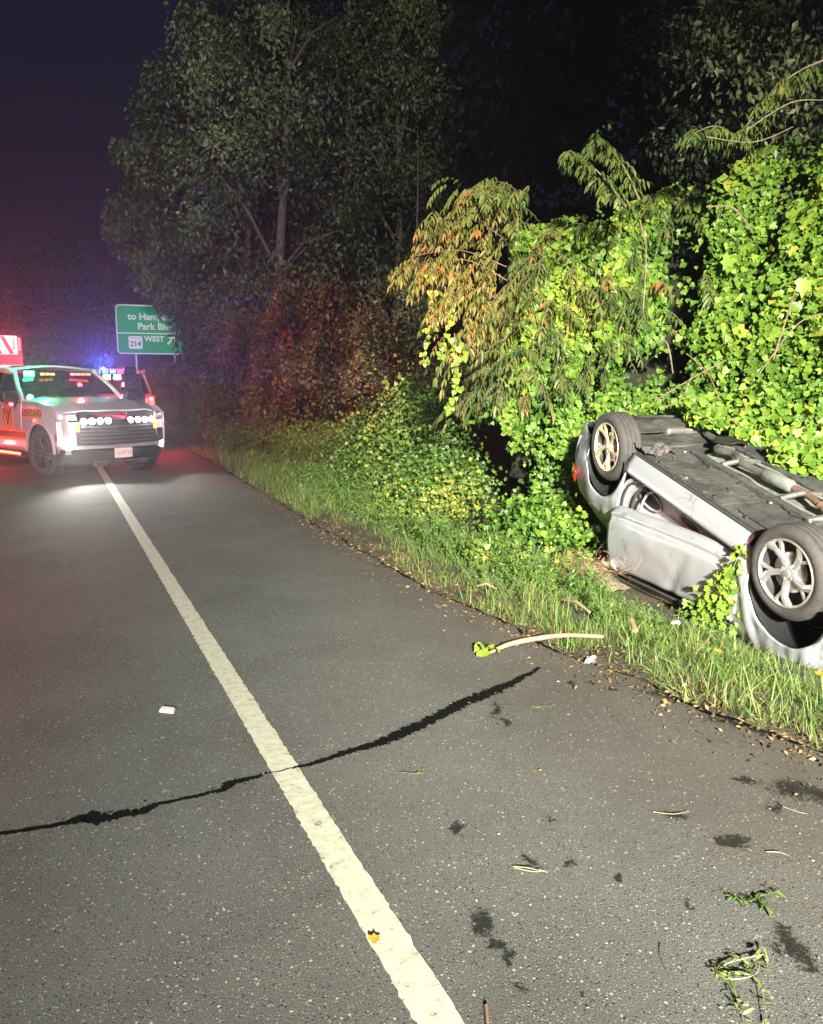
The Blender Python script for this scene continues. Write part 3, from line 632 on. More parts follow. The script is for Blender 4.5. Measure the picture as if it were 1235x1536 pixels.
    q = MB(); q.patch(lambda u, v: (1.13-.76*u+.05*math.cos(math.pi*(v-.5)), (.86-.14*u)*(1-2*v), 1.275+.52*u), 8, 12); q.build('windscreen', GLASS, root, smooth=True)
    q = MB(); q.patch(lambda u, v: (-2.56-.10*(1-u), (.85-.12*u)*(1-2*v), 1.32+.46*u), 6, 8); q.build('rear_window', GLASSD, root, smooth=True)
    q = MB(); q.patch(lambda u, v: (-2.68-.05*math.sin(math.pi*v), .92*(1-2*v), .50+.82*u), 8, 10); q.build('tailgate', paint, root, smooth=True, solid=.02)
    q = MB(); q.box((-2.74, 0, .50), (.20, 1.94, .26)); q.build('rear_bumper', DARKP, root, bevel=.04)
    q = MB(); q.box((0, 0, .70), (4.3, 1.80, .52)); q.build('cabin_floor', DARKP, root)
    for yy in (.42, -.42):
        q = MB(); q.box((.15, yy, 1.18), (.16, .46, .58)); q.box((.12, yy, 1.56), (.10, .24, .18)); q.build('seat', mat('seat_cloth', (.05,.05,.06), .9), root, bevel=.04)
    q = MB(); q.box((1.0, 0, 1.12), (.34, 1.7, .22)); q.build('dashboard', DARKP, root, bevel=.05)
    q = MB(); q.lathe([(.17, -.014), (.19, 0), (.17, .014)], 20, axis='x', c=(.72, .42, 1.26)); q.build('steering_wheel', DARKP, root, smooth=True)
    # front end
    fx = lambda y, k=0: 2.60-.30*(abs(y)/1.0)**3+k
    q = MB(); q.patch(lambda u, v: (fx(.72-1.44*v)-.06*(1-u)*0, .72-1.44*v, .58+.38*u), 6, 16); gr = q.build('grille', DARKP, root, smooth=False)
    for k in range(5):
        q = MB(); q.tube([(fx(y)+.012, y, .615+.062*k) for y in np.linspace(-.66, .66, 12)], .010, 5); q.build('grille_bar', mat('grille_bar', (.12,.12,.13), .35, metal=.6), gr)
    q = MB(); q.box((fx(0)+.02, 0, .80), (.02, .22, .07)); q.build('badge', mat('badge_dark', (.05,.04,.03), .3, metal=.5), gr, bevel=.01)
    q = MB(); q.patch(lambda u, v: (fx(.97-1.94*v)+.05-.05*(2*u-1)**2, .97-1.94*v, .49+.075*u), 4, 20); q.build('bumper_bar', SIL, root, smooth=True, solid=.03)
    q = MB(); q.patch(lambda u, v: (fx(.95-1.9*v)+.03-.22*(1-u), .95-1.9*v, .22+.27*u), 4, 20); q.build('lower_bumper', DARKP, root, smooth=True, solid=.02)
    q = MB(); q.patch(lambda u, v: (fx(.5-1.0*v)+.05-.10*(1-u), .5-1.0*v, .20+.09*u), 3, 10); q.build('skid_plate', STEEL, root, smooth=True, solid=.02)
    q = MB(); q.box((fx(0)+.085, -.02, .42), (.012, .32, .165)); pl = q.build('licence_plate', mat('plate_white', (.8,.8,.8), .4), root, bevel=.004)
    if not police:
        text('plate_number', '1233*12', .085, (fx(0)+.094, -.02, .42), (R(90), 0, R(90)), mat('plate_ink', (.25,.27,.35), .5), pl, .001)
    for sd in (1, -1):
        q = MB(); q.patch(lambda u, v: (fx(.70+.28*v)-.06*v*0-.02*u, sd*(.70+.28*v), .985+.10*u-.03*v), 3, 6); hl = q.build('headlight', mat('lamp_lens', (.35,.36,.38), .1, coat=1), root, smooth=True, solid=.04)
        for k in range(3 if sd < 0 else 2):
            q = MB(); q.box((fx(.76+.075*k)+.012, sd*(.76+.07*k), 1.01+.012*k), (.02, .06, .05)); q.build('headlight_led', emit('head', (1, 1, .97), 0 if police else 14), hl)
        q = MB(); q.patch(lambda u, v: (fx(.70+.27*v)+.012, sd*(.70+.27*v), .80+.14*u), 2, 5); q.build('running_lamp', emit('drl', (1, .98, .92), 0 if police else (9 if sd < 0 else .3)), root, solid=.02)
        q = MB(); q.box((fx(.71)+.02, sd*.70, .86), (.03, .05, .14)); q.build('indicator', emit('amber', (1, .45, .05), 0 if police else 3, (.8,.4,.05)), root, bevel=.01)
        q = MB(); q.patch(lambda u, v: (fx(.74+.24*v)+.03, sd*(.74+.24*v), .56+.24*u), 2, 5); q.build('corner_panel', DARKP if sd > 0 else mat('corner_silver', (.6,.6,.62), .3, metal=.5), root, solid=.02)
        q = MB(); q.lathe([(.001, .02), (.05 if sd > 0 else .10, .02), (.055 if sd > 0 else .105, -.03)], 16, axis='x', c=(fx(.86)+.05, sd*.84, .60 if sd < 0 else .52)); q.build('fog_lamp', emit('fog', (1, .98, .86), 0 if police else 30), root)
    return root, ys, fx
GREY = mat('suv_paint', (.50,.51,.55), .3, metal=.25, coat=.8, var=.06, vscale=2)
HEAD = R(-65)
Pk = Vector((-.24, 16.55, 0)) + Matrix.Rotation(R(-60), 3, 'Z') @ Vector((2.4, .5, 0)) - Matrix.Rotation(HEAD, 3, 'Z') @ Vector((2.4, .5, 0)) + Vector((.06, 0, 0))
suv1, sy, fxx = suv('emergency_suv', Pk, HEAD, GREY, 'silver grey fire department suv with orange stripes parked across the white edge line', 'suv', False, R(9))
ORG = mat('orange_vinyl', (.85,.22,.03), .4); BRN = mat('brown_vinyl', (.09,.035,.02), .4); INK = mat('black_vinyl', (.02,.015,.015), .4)
for nm, z0, z1, m_ in (('orange_stripe', .60, .635, ORG), ('brown_stripe', .638, .742, BRN), ('orange_stripe', .745, .785, ORG)):
    for x0, x1 in ((2.215, 2.42), (-1.0, 1.22), (-2.6, -1.86)):
        for sd in (-1, 1):
            if sd > 0 and x0 == -1.0: x1_ = 0
            else: x1_ = x1
            q = MB(); q.patch(lambda u, v: (lambda x, z: (x, sd*(sy(x, z)+.004), z))(x0+(x1_-x0)*u, z0+(z1-z0)*v+.03*0), 24, 2); q.build(nm, m_, suv1, smooth=True)
q = MB(); c0 = (1.52, 1.07); w_, h_ = .74, .155
pts = [(c0[0]+a*w_/2, c0[1]+b2*h_/2) for a, b2 in ((-.94,-1),(.94,-1),(1,-.7),(1,.7),(.94,1),(-.94,1),(-1,.7),(-1,-.7))]
q.prism([(x, -(sy(x, z)+.004), z) for x, z in pts], (0, -.004, 0)); nb = q.build('name_patch', ORG, suv1)
text('name_lettering', 'KENTLAND', .158, (1.52, -(sy(1.5, 1.07)+.012), 1.07), (R(90), 0, 0), INK, nb, .001, .15, .86, .003)
q = MB(); q.prism([(.60+.20*math.cos(a), -(sy(.6, 1.0)+.006), 1.0+.26*math.sin(a)) for a in np.linspace(0, 2*math.pi, 28, endpoint=False)], (0, -.006, 0)); em = q.build('door_emblem', ORG, suv1)
q = MB(); yq = -(sy(.6, 1.0)+.014)
q.tube([(.60+.165*math.cos(a), yq, 1.0+.22*math.sin(a)) for a in np.linspace(0, 2*math.pi, 25)], .006, 5, cap=False)
q.tube([(.50, yq, 1.12), (.60, yq, .86), (.72, yq, 1.14)], .014, 5); q.tube([(.58, yq, 1.15), (.64, yq, 1.0)], .010, 5); q.build('emblem_mark', INK, em)
def led(parent, loc, d, m, nm, bev=.01): 
    q = MB(); q.box(loc, d); return q.build(nm, m, parent, bevel=bev)
def lens(parent, loc, r, m, nm):
    q = MB(); q.lathe([(.001, .03), (r*.7, .024), (r, .008), (r, -.02)], 14, axis='x', c=loc); return q.build(nm, m, parent, smooth=True)
for k in range(4):
    lens(suv1, (fxx(.54)+.035, -.63+.14*k, .955), .050, emit('white_led', (1, .98, .9), 22), 'grille_light')
    lens(suv1, (fxx(.54)+.035, .20+.135*k, .955), .046, emit('white_led', (1, .98, .9), 22), 'grille_light')
led(suv1, (.58, -.56, 1.735), (.05, .17, .09), emit('green_led', (.04, 1, .35), 22, (.1,.8,.4)), 'green_light')
for k in range(3): led(suv1, (.62, -.34+.09*k, 1.73), (.04, .07, .03), emit('amber_led', (1, .35, .02), 7, (.8,.4,.1)), 'amber_light')
for k in range(4): led(suv1, (.62, .22+.10*k, 1.73), (.04, .08, .035), emit('red_led', (1, .06, .04), 12, (.8,.1,.1)), 'visor_red_light')
led(suv1, (1.12, -1.14, 1.22), (.07, .05, .05), emit('red_led2', (1, .05, .08), 14, (.8,.1,.1)), 'mirror_red_light')
led(suv1, (1.62, -1.0, .955), (.07, .02, .05), emit('red_led3', (1, .10, .12), 5, (.8,.1,.1)), 'fender_red_light')
led(suv1, (.30, -1.06, .38), (1.7, .03, .035), emit('red_bar', (1, .05, .02), 22, (.8,.1,.1)), 'running_board_light')
led(suv1, (1.35, .52, 1.30), (.08, .16, .03), emit('hood_led', (1, 1, .96), 10), 'hood_light')
q = MB(); q.tube([(-.9, -.60, 1.87), (-.9, -.60, 2.32)], [.012, .006], 6); q.build('whip_antenna', mat('antenna_white', (.8,.75,.72), .4), suv1)
q = MB(); q.box((-.5, .35, 1.91), (.14, .05, .05)); q.build('roof_fin', DARKP, suv1, bevel=.01)
M1 = Matrix.Translation(Pk) @ Matrix.Rotation(HEAD, 4, 'Z')
def on(p): return M1 @ Vector(p)
point('green_glow', on((.90, -.60, 1.80)), 110, (.05, 1, .4))
spot('fog_beam', on((2.62, -.86, .58)), on((9, -1.4, -.5)), 260, 80, .7, (1, .97, .88), .08)
spot('fog_beam', on((2.62, .86, .52)), on((9, 1.4, -.5)), 60, 80, .7, (1, .97, .88), .05)
point('board_glow', on((-.35, -1.30, .36)), 70, (1, .03, .03), .1)
spot('grille_beam', on((2.75, -.4, .95)), on((9, -.8, .9)), 80, 110, .9, (1, .98, .92), .2)
spot('grille_beam', on((2.75, .5, .95)), on((9, .6, .9)), 70, 110, .9, (1, .98, .92), .2)
spot('head_beam', on((2.5, -.95, 1.03)), on((9, -1.3, .9)), 130, 110, .9, (1, 1, .98), .1)
point('visor_glow', on((.75, .3, 1.6)), 6, (1, .1, .3))

# police vehicle behind it, seen between the suv and the sign
DK = mat('police_paint', (.10,.10,.12), .3, coat=.8)
pc = at(170, 620, 18.6); Pp = Vector((pc.x+.22, pc.y+2.4, 0)); HP = R(84)
suv2, sy2, fx2 = suv('police_suv', Pp, HP, DK, 'dark police suv behind the silver suv with blue and red roof lightbar flashing', 'police car', True)
bar = MB().box((-.1, 0, 1.82), (.30, 1.25, .07)).build('lightbar', DARKP, suv2, bevel=.03)
for k in range(7):
    c_ = ('blue_led', (.03,.14,1), 9) if k > 2 else ('redbar_led', (1,.03,.08), 9)
    led(bar, (-.26, -.54+.18*k, 1.83), (.04, .14, .10), emit(c_[0], c_[1], c_[2], (.5,.6,.9)), 'lightbar_lamp')
for k in range(2): led(suv2, (-2.64, .05-.22*k, 1.70), (.05, .15, .10), emit('rear_hot', (1, .32, .25), 26, (.9,.6,.5)), 'rear_window_light')
led(suv2, (-2.64, -.52, 1.66), (.05, .08, .06), emit('rear_blue', (.08, .35, 1), 30, (.5,.6,.9)), 'rear_window_light')
for sd in (1, -1):
    led(suv2, (-2.70, sd*.90, 1.10), (.08, .10, .30), emit('tail_led', (1, .04, .03), 7, (.6,.05,.05)), 'tail_light')
    led(suv2, (-2.745, sd*.88, 1.20), (.02, .05, .05), emit('tail_hot', (1, .5, .3), 12, (.6,.05,.05)), 'tail_light_core')
M2 = Matrix.Translation(Pp) @ Matrix.Rotation(HP, 4, 'Z')
point('blue_glow', M2 @ Vector((-.9, .2, 2.05)), 900, (.06, .15, 1)); point('red_glow', M2 @ Vector((-3.0, -.3, 1.7)), 280, (1, .05, .12))
point('tail_glow', M2 @ Vector((-3.0, -1.0, 1.15)), 60, (1, .03, .02))

# fire engine at the left edge of the frame
fe_c = at(38, 560, 25.0); fr = empty('fire_truck', (fe_c.x-1.25, fe_c.y+.2, 0), (0, 0, R(3)))
tag(fr, 'fire truck at far left edge with glowing red and white chevron panel', 'fire truck')
RED = mat('fire_red', (.45,.02,.02), .3, coat=.8); WHT = mat('reflective_white', (.8,.8,.78), .4, emit=(1,.9,.8), estr=0)
q = MB(); q.box((0, 4.2, 1.72), (2.45, 8.2, 2.45)); q.build('body', RED, fr, bevel=.05)
q = MB(); q.box((0, 9.4, 1.6), (2.4, 2.0, 2.2)); q.build('cab', RED, fr, bevel=.12)
q = MB(); q.box((0, -.1, .55), (2.4, .5, .18)); q.build('rear_step', STEEL, fr, bevel=.02)
panel = MB().box((.30, .08, 2.72), (1.55, .05, .56)).build('chevron_panel', emit('panel_white', (1, .62, .45), 2.2), fr)  # panel's brightness comes from emission added to its face
for k in range(4):
    x = -.40+.33*k; q = MB(); pz0, pz1 = 2.45, 2.99
    q.prism([(x, .05, pz1), (x+.14, .05, pz1), (x+.40, .05, pz0), (x+.26, .05, pz0)], (0, -.006, 0)); q.build('chevron_stripe', mat('chevron_red', (.5,.02,.015), .4, emit=(1,.06,.02), estr=.5), panel)  # stripes carry a little added emission too
for x in (-1.08, .98, 1.14):
    led(fr, (x, .02, 2.75), (.07, .06, .40), emit('fe_red', (1, .03, .03), 12, (.7,.05,.05)), 'warning_light')
led(fr, (-.3, .02, 2.3), (1.2, .05, .10), emit('fe_red', (1, .03, .03), 12), 'warning_light'); 
q = MB(); q.box((0, .05, 1.5), (1.9, .06, 1.3)); rd = q.build('roller_door', STEEL, fr)
for k in range(12):
    q = MB(); q.box((0, .01, .90+.105*k), (1.86, .03, .09)); q.build('slat', STEEL, rd, bevel=.01)
for y in (1.6, 8.9):
    for sd in (-1, 1): 
        w = wheel(fr, sd*1.18, y, .5, .5, .3, .29, 1, 'twin', STEEL); w.rotation_euler = (0, 0, R(-90)*sd)
point('engine_glow', (fr.location.x+.6, fr.location.y-1.0, 2.9), 600, (1, .03, .05), .2)

# ------------------------------------------------------------------ guide sign
sc_ = at(227, 497, 44); sg = empty('guide_sign', (sc_.x, sc_.y, 0), (0, 0, R(-3))); tag(sg, 'green highway guide sign with white lettering partly covered by tree leaves', 'road sign')
SW, SZ0, SZ1 = 3.62, 3.08, 5.72
def rrect(w, z0, z1, r, y):
    out = []
    for cx, cz, a0 in ((w/2-r, z0+r, -90), (w/2-r, z1-r, 0), (-w/2+r, z1-r, 90), (-w/2+r, z0+r, 180)):
        for k in range(6): a = R(a0+18*k); out.append((cx+r*math.cos(a), y, cz+r*math.sin(a)))
    return out
q = MB(); q.prism(rrect(SW, SZ0, SZ1, .22, 0), (0, .05, 0)); q.build('sign_border', mat('sign_white', (.8,.8,.78), .85, spec=.08), sg)
q = MB(); q.prism(rrect(SW-.13, SZ0+.065, SZ1-.065, .18, -.006), (0, .004, 0)); pn = q.build('sign_panel', mat('sign_green', (.0,.36,.13), .85, spec=.08), sg)
SWM = mat('sign_letter', (.8,.8,.78), .85, spec=.08)
q = MB(); q.box((0, -.012, 4.20), (SW-.13, .006, .055)); q.build('divider_line', SWM, pn)
for s_, x, z, sz in (('to Hampton', .05, 5.08, .50), ('Park Blvd', .25, 4.56, .50), ('WEST', .14, 3.90, .40)):
    text('sign_text', s_, sz, (x, -.012, z), (R(90), 0, 0), SWM, pn, .002, 0, 1, .012)
q = MB(); q.prism(rrect(.72, 3.36, 4.04, .10, -.012), (0, .004, 0)); o_ = q.build('route_shield', SWM, pn); o_.location = (-.85, 0, 0)
text('route_number', '214', .42, (0, -.018, 3.62), (R(90), 0, 0), mat('sign_ink', (.05,.02,.02), .5), o_, .002, 0, .9, .008)
text('route_word', 'MARYLAND', .10, (0, -.018, 3.93), (R(90), 0, 0), MATS['sign_ink'], o_, .001)
q = MB(); a = R(45); ca = Vector((1.02, -.012, 3.83)); dx = Vector((math.cos(a), 0, math.sin(a))); nx_ = Vector((-dx.z, 0, dx.x))
q.prism([ca-dx*.28-nx_*.05, ca+dx*.08-nx_*.05, ca+dx*.0-nx_*.19, ca+dx*.12-nx_*.19, ca+dx*.30, ca+dx*.12+nx_*.19, ca+dx*.0+nx_*.19, ca+dx*.08+nx_*.05, ca-dx*.28+nx_*.05], (0, -.004, 0)); q.build('arrow', SWM, pn)
for x in (-.86, 1.18):
    q = MB(); q.box((x, .14, 2.5), (.09, .12, 5.6)); q.build('post', STEEL, sg)

# ------------------------------------------------------------------ trees
def tree(name, base, H, Rx, n_cl, per, lsz, label, cat='tree', low=.15, trunk_r=.16, lean=(0,0), drape=1.0, mat_=None, tone0=.5, group=None, clr=.75, shape=1.0):
    base = Vector(base); root = empty(name, base); tag(root, label, cat, group)
    mb = MB(); tp = []
    nseg = 9
    for i in range(nseg):
        t = i/(nseg-1); tp.append(Vector((lean[0]*t+.25*math.sin(t*4+H), lean[1]*t+.2*math.sin(t*5), H*.82*t-.4)))
    mb.tube(tp, [trunk_r*(1-.85*i/(nseg-1)) for i in range(nseg)], 8); mb.build('trunk', BARK, root, smooth=True)
    mb = MB(); bat = []
    for c in range(n_cl):
        t = low+(1-low)*random.random()**.9
        prof = math.sin(min(1, .25+.9*(1-abs(2*((t-low)/(1-low))-.9)))*math.pi/2)*shape
        r = Rx*prof*(.35+.65*math.sqrt(random.random())); a = random.uniform(0, 2*math.pi)
        tt = min(.98, t*.95); ti = tt/.82 if tt < .82 else .98
        k = min(nseg-2, int(ti*(nseg-1))); trunkp = tp[k]
        cpos = Vector((lean[0]*t+r*math.cos(a), lean[1]*t+r*math.sin(a), H*t))
        if c % 3 == 0: mid = (trunkp+cpos)/2+Vector((0,0,.3)); MB().tube([trunkp, mid, cpos], [trunk_r*.28, trunk_r*.16, .012], 5).build('limb', BARK, root)
        n = int(per*random.uniform(.5, 1.5)); s = random.uniform(.45, 1.1)*clr
        P = np.clip(RNG.normal(size=(n,3)), -1.7, 1.7)*np.array([s*.66, s*.66, s*.5]); P[:,2] -= np.abs(RNG.normal(size=n))*s*.7*drape; P += np.array(cpos)
        T = rnd(n, .6)+np.array([0,0,-.6]); N = rnd(n, .8)+np.array([-.3,-1.0,.5])
        bat.append(leaves(P, T, N, lsz*RNG.uniform(.6, 1.3, n), np.clip(tone0+RNG.normal(size=n)*.16+random.uniform(-.4, .35), 0, 1), OVAL if lsz*1200/max(6, (base-CAM).length) < 11 else LANCE))
    leafobj('crown', bat, mat_ or LEAF_TREE, root); return root
def gpos(px, D):
    p = at(px, 572, D); p.z = float(ground_z(np.float64(p.x), np.float64(p.y))) if p.x > 2.9 else -.06; return p
tree('vine_draped_tree', gpos(372, 29), 18, 2.3, 70, 260, .19, 'tall vine-draped tree on the left flank of the wood', low=.05, trunk_r=.2, drape=1.8, clr=.7)
tree('vine_draped_tree', gpos(430, 23), 17, 2.1, 80, 290, .16, 'tall leafy tree mid-wood, its hanging vines catching pale light', low=.04, trunk_r=.2, drape=2.0, clr=.6)
tree('vine_draped_tree', gpos(520, 27), 18, 2.4, 70, 260, .18, 'dark tree with reddish lit foliage right of the middle tree', low=.04, trunk_r=.2, drape=1.8, clr=.7)
tree('vine_draped_tree', gpos(592, 23.5), 12.5, 1.5, 55, 240, .16, 'leafy tree beside the black gap, nearest the orange lit branch', low=.04, trunk_r=.16, drape=1.8, clr=.6)
tree('roadside_tree', gpos(322, 37), 12, 2.3, 55, 240, .22, 'pale leafed tree leaning over the green highway sign', low=.44, trunk_r=.14, lean=(-2.9, 0), clr=.7, drape=.8)
tree('roadside_tree', gpos(285, 36), 15, 1.9, 55, 220, .22, 'darker tree whose foliage hangs over the right of the highway sign', low=.44, trunk_r=.14, tone0=.3, drape=.7)
tree('roadside_tree', gpos(325, 33), 7, 1.4, 34, 200, .18, 'small dark tree right of the highway sign posts', low=.06, trunk_r=.10, tone0=.35)
tree('roadside_tree', gpos(95, 62), 12.5, 4.0, 70, 240, .36, 'round far tree beyond the vehicles, left of the highway sign', low=.1, trunk_r=.25, clr=1.3)
tree('roadside_tree', gpos(-20, 80), 11, 5.0, 40, 120, .4, 'low far trees at the left edge of the frame', low=.1, trunk_r=.25, clr=1.8)
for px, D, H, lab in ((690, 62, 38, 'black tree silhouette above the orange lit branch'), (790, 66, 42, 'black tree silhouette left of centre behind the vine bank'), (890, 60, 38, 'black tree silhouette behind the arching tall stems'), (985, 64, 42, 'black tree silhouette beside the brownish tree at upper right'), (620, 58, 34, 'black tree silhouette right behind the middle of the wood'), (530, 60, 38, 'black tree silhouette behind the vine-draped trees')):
    tree('background_tree', gpos(px, D), H, 6.0, 60, 150, .62, lab, low=.02, trunk_r=.4, clr=2.4, tone0=.1)  # unlit silhouette look is put into the near-black leaf tone
b = Vector((10.2, 8.4, 2.2)); tree('bank_tree', b, 7.5, 2.6, 80, 420, .11, 'brownish leafed tree on top of the vine bank, upper right', low=.12, trunk_r=.14, clr=.6)
b = Vector((9.8, 5.2, 2.4)); tree('bank_tree', b, 7.0, 2.1, 70, 420, .10, 'leafy tree at the right edge of the frame above the vine bank', low=.1, trunk_r=.14, clr=.55)
# thin bare stem lit pink
p = gpos(625, 18); r_ = empty('bare_sapling', p); tag(r_, 'thin bare tree stem lit pink left of the orange leaves', 'tree'); q = MB()
q.tube([(0,0,-.2), (.02,0,2), (-.03,0,3.5), (.05,.05,5.2), (.02,0,6.6)], [.03,.028,.024,.018,.01], 7); q.build('stem', BARK, r_, smooth=True)
# rear wall of unlit undergrowth between the trees
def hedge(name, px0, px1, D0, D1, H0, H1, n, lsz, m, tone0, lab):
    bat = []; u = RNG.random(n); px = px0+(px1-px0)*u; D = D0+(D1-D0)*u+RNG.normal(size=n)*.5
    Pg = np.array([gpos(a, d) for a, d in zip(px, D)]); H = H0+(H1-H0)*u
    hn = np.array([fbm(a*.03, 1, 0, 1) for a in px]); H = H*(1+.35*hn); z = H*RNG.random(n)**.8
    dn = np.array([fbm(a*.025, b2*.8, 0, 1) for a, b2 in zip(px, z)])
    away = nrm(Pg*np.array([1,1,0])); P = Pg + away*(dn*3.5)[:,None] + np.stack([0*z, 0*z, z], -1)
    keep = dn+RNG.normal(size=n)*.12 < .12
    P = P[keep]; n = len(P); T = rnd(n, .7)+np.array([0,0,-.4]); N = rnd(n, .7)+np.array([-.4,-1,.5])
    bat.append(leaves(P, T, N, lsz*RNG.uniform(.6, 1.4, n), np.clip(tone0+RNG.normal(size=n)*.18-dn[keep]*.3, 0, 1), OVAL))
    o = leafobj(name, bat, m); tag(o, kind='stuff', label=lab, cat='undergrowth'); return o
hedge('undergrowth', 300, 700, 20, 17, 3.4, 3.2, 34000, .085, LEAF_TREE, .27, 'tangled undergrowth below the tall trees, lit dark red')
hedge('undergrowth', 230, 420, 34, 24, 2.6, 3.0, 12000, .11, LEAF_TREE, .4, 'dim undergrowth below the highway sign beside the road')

hedge('far_wood', 560, 1250, 56, 44, 34, 34, 16000, 1.0, LEAF_TREE, .05, 'black far wood against the night sky above the vine bank')  # the wood's night darkness is put into the leaf tone
# ------------------------------------------------------------------ the vine bank
WP = [(6.4,12.2),(5.3,10.6),(4.85,9.4),(4.8,8.6),(5.15,8.1),(5.9,7.8),(6.45,7.3),(6.75,6.7),(6.95,5.9),(7.15,4.8),(7.3,3.4),(7.3,1.5)]
wl = [0]
for a, b2 in zip(WP, WP[1:]): wl.append(wl[-1]+math.dist(a, b2))
WPa = np.array(WP)
def wall_xy(s): return np.stack([np.interp(s, wl, WPa[:,0]), np.interp(s, wl, WPa[:,1])], -1)
HS = [0, 1.8, 3.0, 4.0, 5.0, 6.0, 7.0, 8.0, 9.5, 11.5, 14]; HH = [1.0, 2.2, 3.3, 3.6, 3.7, 4.1, 4.9, 5.9, 7.4, 8.2, 8.6]
def bank_points(n, s0, s1, v0, v1, deep=.35, hole=.42, seed=0.0):
    s = RNG.uniform(s0, s1, n); v = RNG.uniform(v0, v1, n)
    H = np.interp(s, wl[:1]+HS[1:], HH) if False else np.interp(s, HS, HH)
    xy = wall_xy(s); xy2 = wall_xy(s+.05); tan = nrm(np.concatenate([xy2-xy, np.zeros((n,1))], 1)); outn = np.stack([tan[:,1], -tan[:,0], 0*s], -1); outn *= np.sign((outn[:,:2]*(-xy)).sum(1))[:,None]
    g = np.array([float(ground_z(np.float64(a), np.float64(b2))) for a, b2 in xy]); g = np.minimum(g, -.05)
    z = g+(H-g)*v
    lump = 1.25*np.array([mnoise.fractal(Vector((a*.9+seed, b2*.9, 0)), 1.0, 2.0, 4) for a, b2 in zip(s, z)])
    fine = np.array([mnoise.noise(Vector((a*3.2, b2*3.2, 7+seed))) for a, b2 in zip(s, z)])
    back = .22*np.maximum(z, 0)+.15*np.maximum(z-1.5, 0)**1.45+1.1*np.maximum(0, v-.82)**1.3*6*.5 - .38*lump - .12*fine
    d = np.abs(RNG.normal(size=n))*deep
    P = np.concatenate([xy, z[:,None]], 1) - outn*(back+d)[:,None]; P[:,2] -= .25*np.maximum(0, v-.85)*4*.3
    keep = (lump+RNG.normal(size=n)*.14 > -hole)
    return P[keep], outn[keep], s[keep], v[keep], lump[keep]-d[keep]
# dark backing sheet behind the leaves, shade of the thicket put in its colour
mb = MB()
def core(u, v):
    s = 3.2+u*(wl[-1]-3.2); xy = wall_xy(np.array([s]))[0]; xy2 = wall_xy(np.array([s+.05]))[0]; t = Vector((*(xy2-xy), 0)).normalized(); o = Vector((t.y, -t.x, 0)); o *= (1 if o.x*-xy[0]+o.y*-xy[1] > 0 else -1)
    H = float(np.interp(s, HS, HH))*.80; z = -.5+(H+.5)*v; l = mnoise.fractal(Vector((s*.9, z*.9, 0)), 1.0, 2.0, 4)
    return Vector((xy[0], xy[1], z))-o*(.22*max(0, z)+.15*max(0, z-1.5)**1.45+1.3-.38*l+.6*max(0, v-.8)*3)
mb.patch(core, 60, 24); mb.build('dark_backing', mat('backing_shade', (.022,.018,.010), .95, col2=(.008,.010,.004), vscale=9, bump=1, bscale=30), smooth=True)
tag(bpy.data.objects['dark_backing'], 'dark backing sheet behind the vine leaves, coloured as deep shade', 'undergrowth', kind='stuff')
def facing(n, o, k=.75): return o*1.0+np.array([0,0,.55])+rnd(n, k*.55)
def mkheart(n, s0, s1, v0, v1, sz, tone, deep, tm=HEART, **kw):
    P, o, s, v, l = bank_points(n, s0, s1, v0, v1, deep, **kw); n = len(P)
    T = rnd(n, .55)+np.array([0,0,-.9])+o*.35; N = facing(n, o)
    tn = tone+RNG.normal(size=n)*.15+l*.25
    return leaves(P, T, N, sz*RNG.uniform(.45, 1.25, n), np.clip(tn, 0, .97), tm)
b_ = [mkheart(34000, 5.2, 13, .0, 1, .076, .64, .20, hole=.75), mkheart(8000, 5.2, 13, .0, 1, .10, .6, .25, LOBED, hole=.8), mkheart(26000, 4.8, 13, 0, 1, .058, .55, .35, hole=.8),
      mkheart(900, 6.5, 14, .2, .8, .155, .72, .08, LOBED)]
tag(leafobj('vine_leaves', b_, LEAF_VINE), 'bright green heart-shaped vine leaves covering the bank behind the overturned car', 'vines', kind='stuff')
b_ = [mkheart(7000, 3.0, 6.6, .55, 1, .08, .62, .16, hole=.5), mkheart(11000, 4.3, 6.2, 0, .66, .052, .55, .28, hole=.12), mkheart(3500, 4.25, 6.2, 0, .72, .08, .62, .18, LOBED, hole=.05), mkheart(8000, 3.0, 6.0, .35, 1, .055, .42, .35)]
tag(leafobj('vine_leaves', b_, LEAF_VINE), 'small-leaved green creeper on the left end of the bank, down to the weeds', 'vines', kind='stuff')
# drooping compound leaves over the upper left of the bank
def frond_batch(origins, dirs, length, nl, lsz, tone, droop=.7):
    bat = []; stems = []
    for o, d, L, tn in zip(origins, dirs, length, tone):
        p = Vector(o); d = Vector(d).normalized(); pts = [p.copy()]; k = nl; P = []; T = []; N = []
        for i in range(k):
            d = (d+Vector((0,0,-droop/k))).normalized(); p = p+d*(L/k); pts.append(p.copy()); sdv = d.cross(Vector((0,0,1))).normalized()
            for sg_ in (-1, 1):
                P.append(tuple(p)); T.append(tuple(sdv*sg_*.75+d*.45+Vector((0,0,-.55-.3*random.random())))); N.append(tuple(Vector((0,0,1))+sdv*sg_*.3+Vector((random.gauss(0,.3), random.gauss(0,.3)-.4, 0))))
        P.append(tuple(p)); T.append(tuple(d)); N.append((0,-.3,1)); n = len(P)
        bat.append(leaves(np.array(P), np.array(T), np.array(N), lsz*RNG.uniform(.75, 1.15, n), np.clip(tn+RNG.normal(size=n)*.08, 0, 1), LANCE)); stems.append(pts)
    return bat, stems
P, o, s, v, l = bank_points(650, 2.2, 6.2, .45, 1.0, .16, hole=.5)
n = len(P); d = o*1.0+rnd(n, .6)+np.array([0,0,.35])
m1 = RNG.random(n) < .45
bt, st = [], []
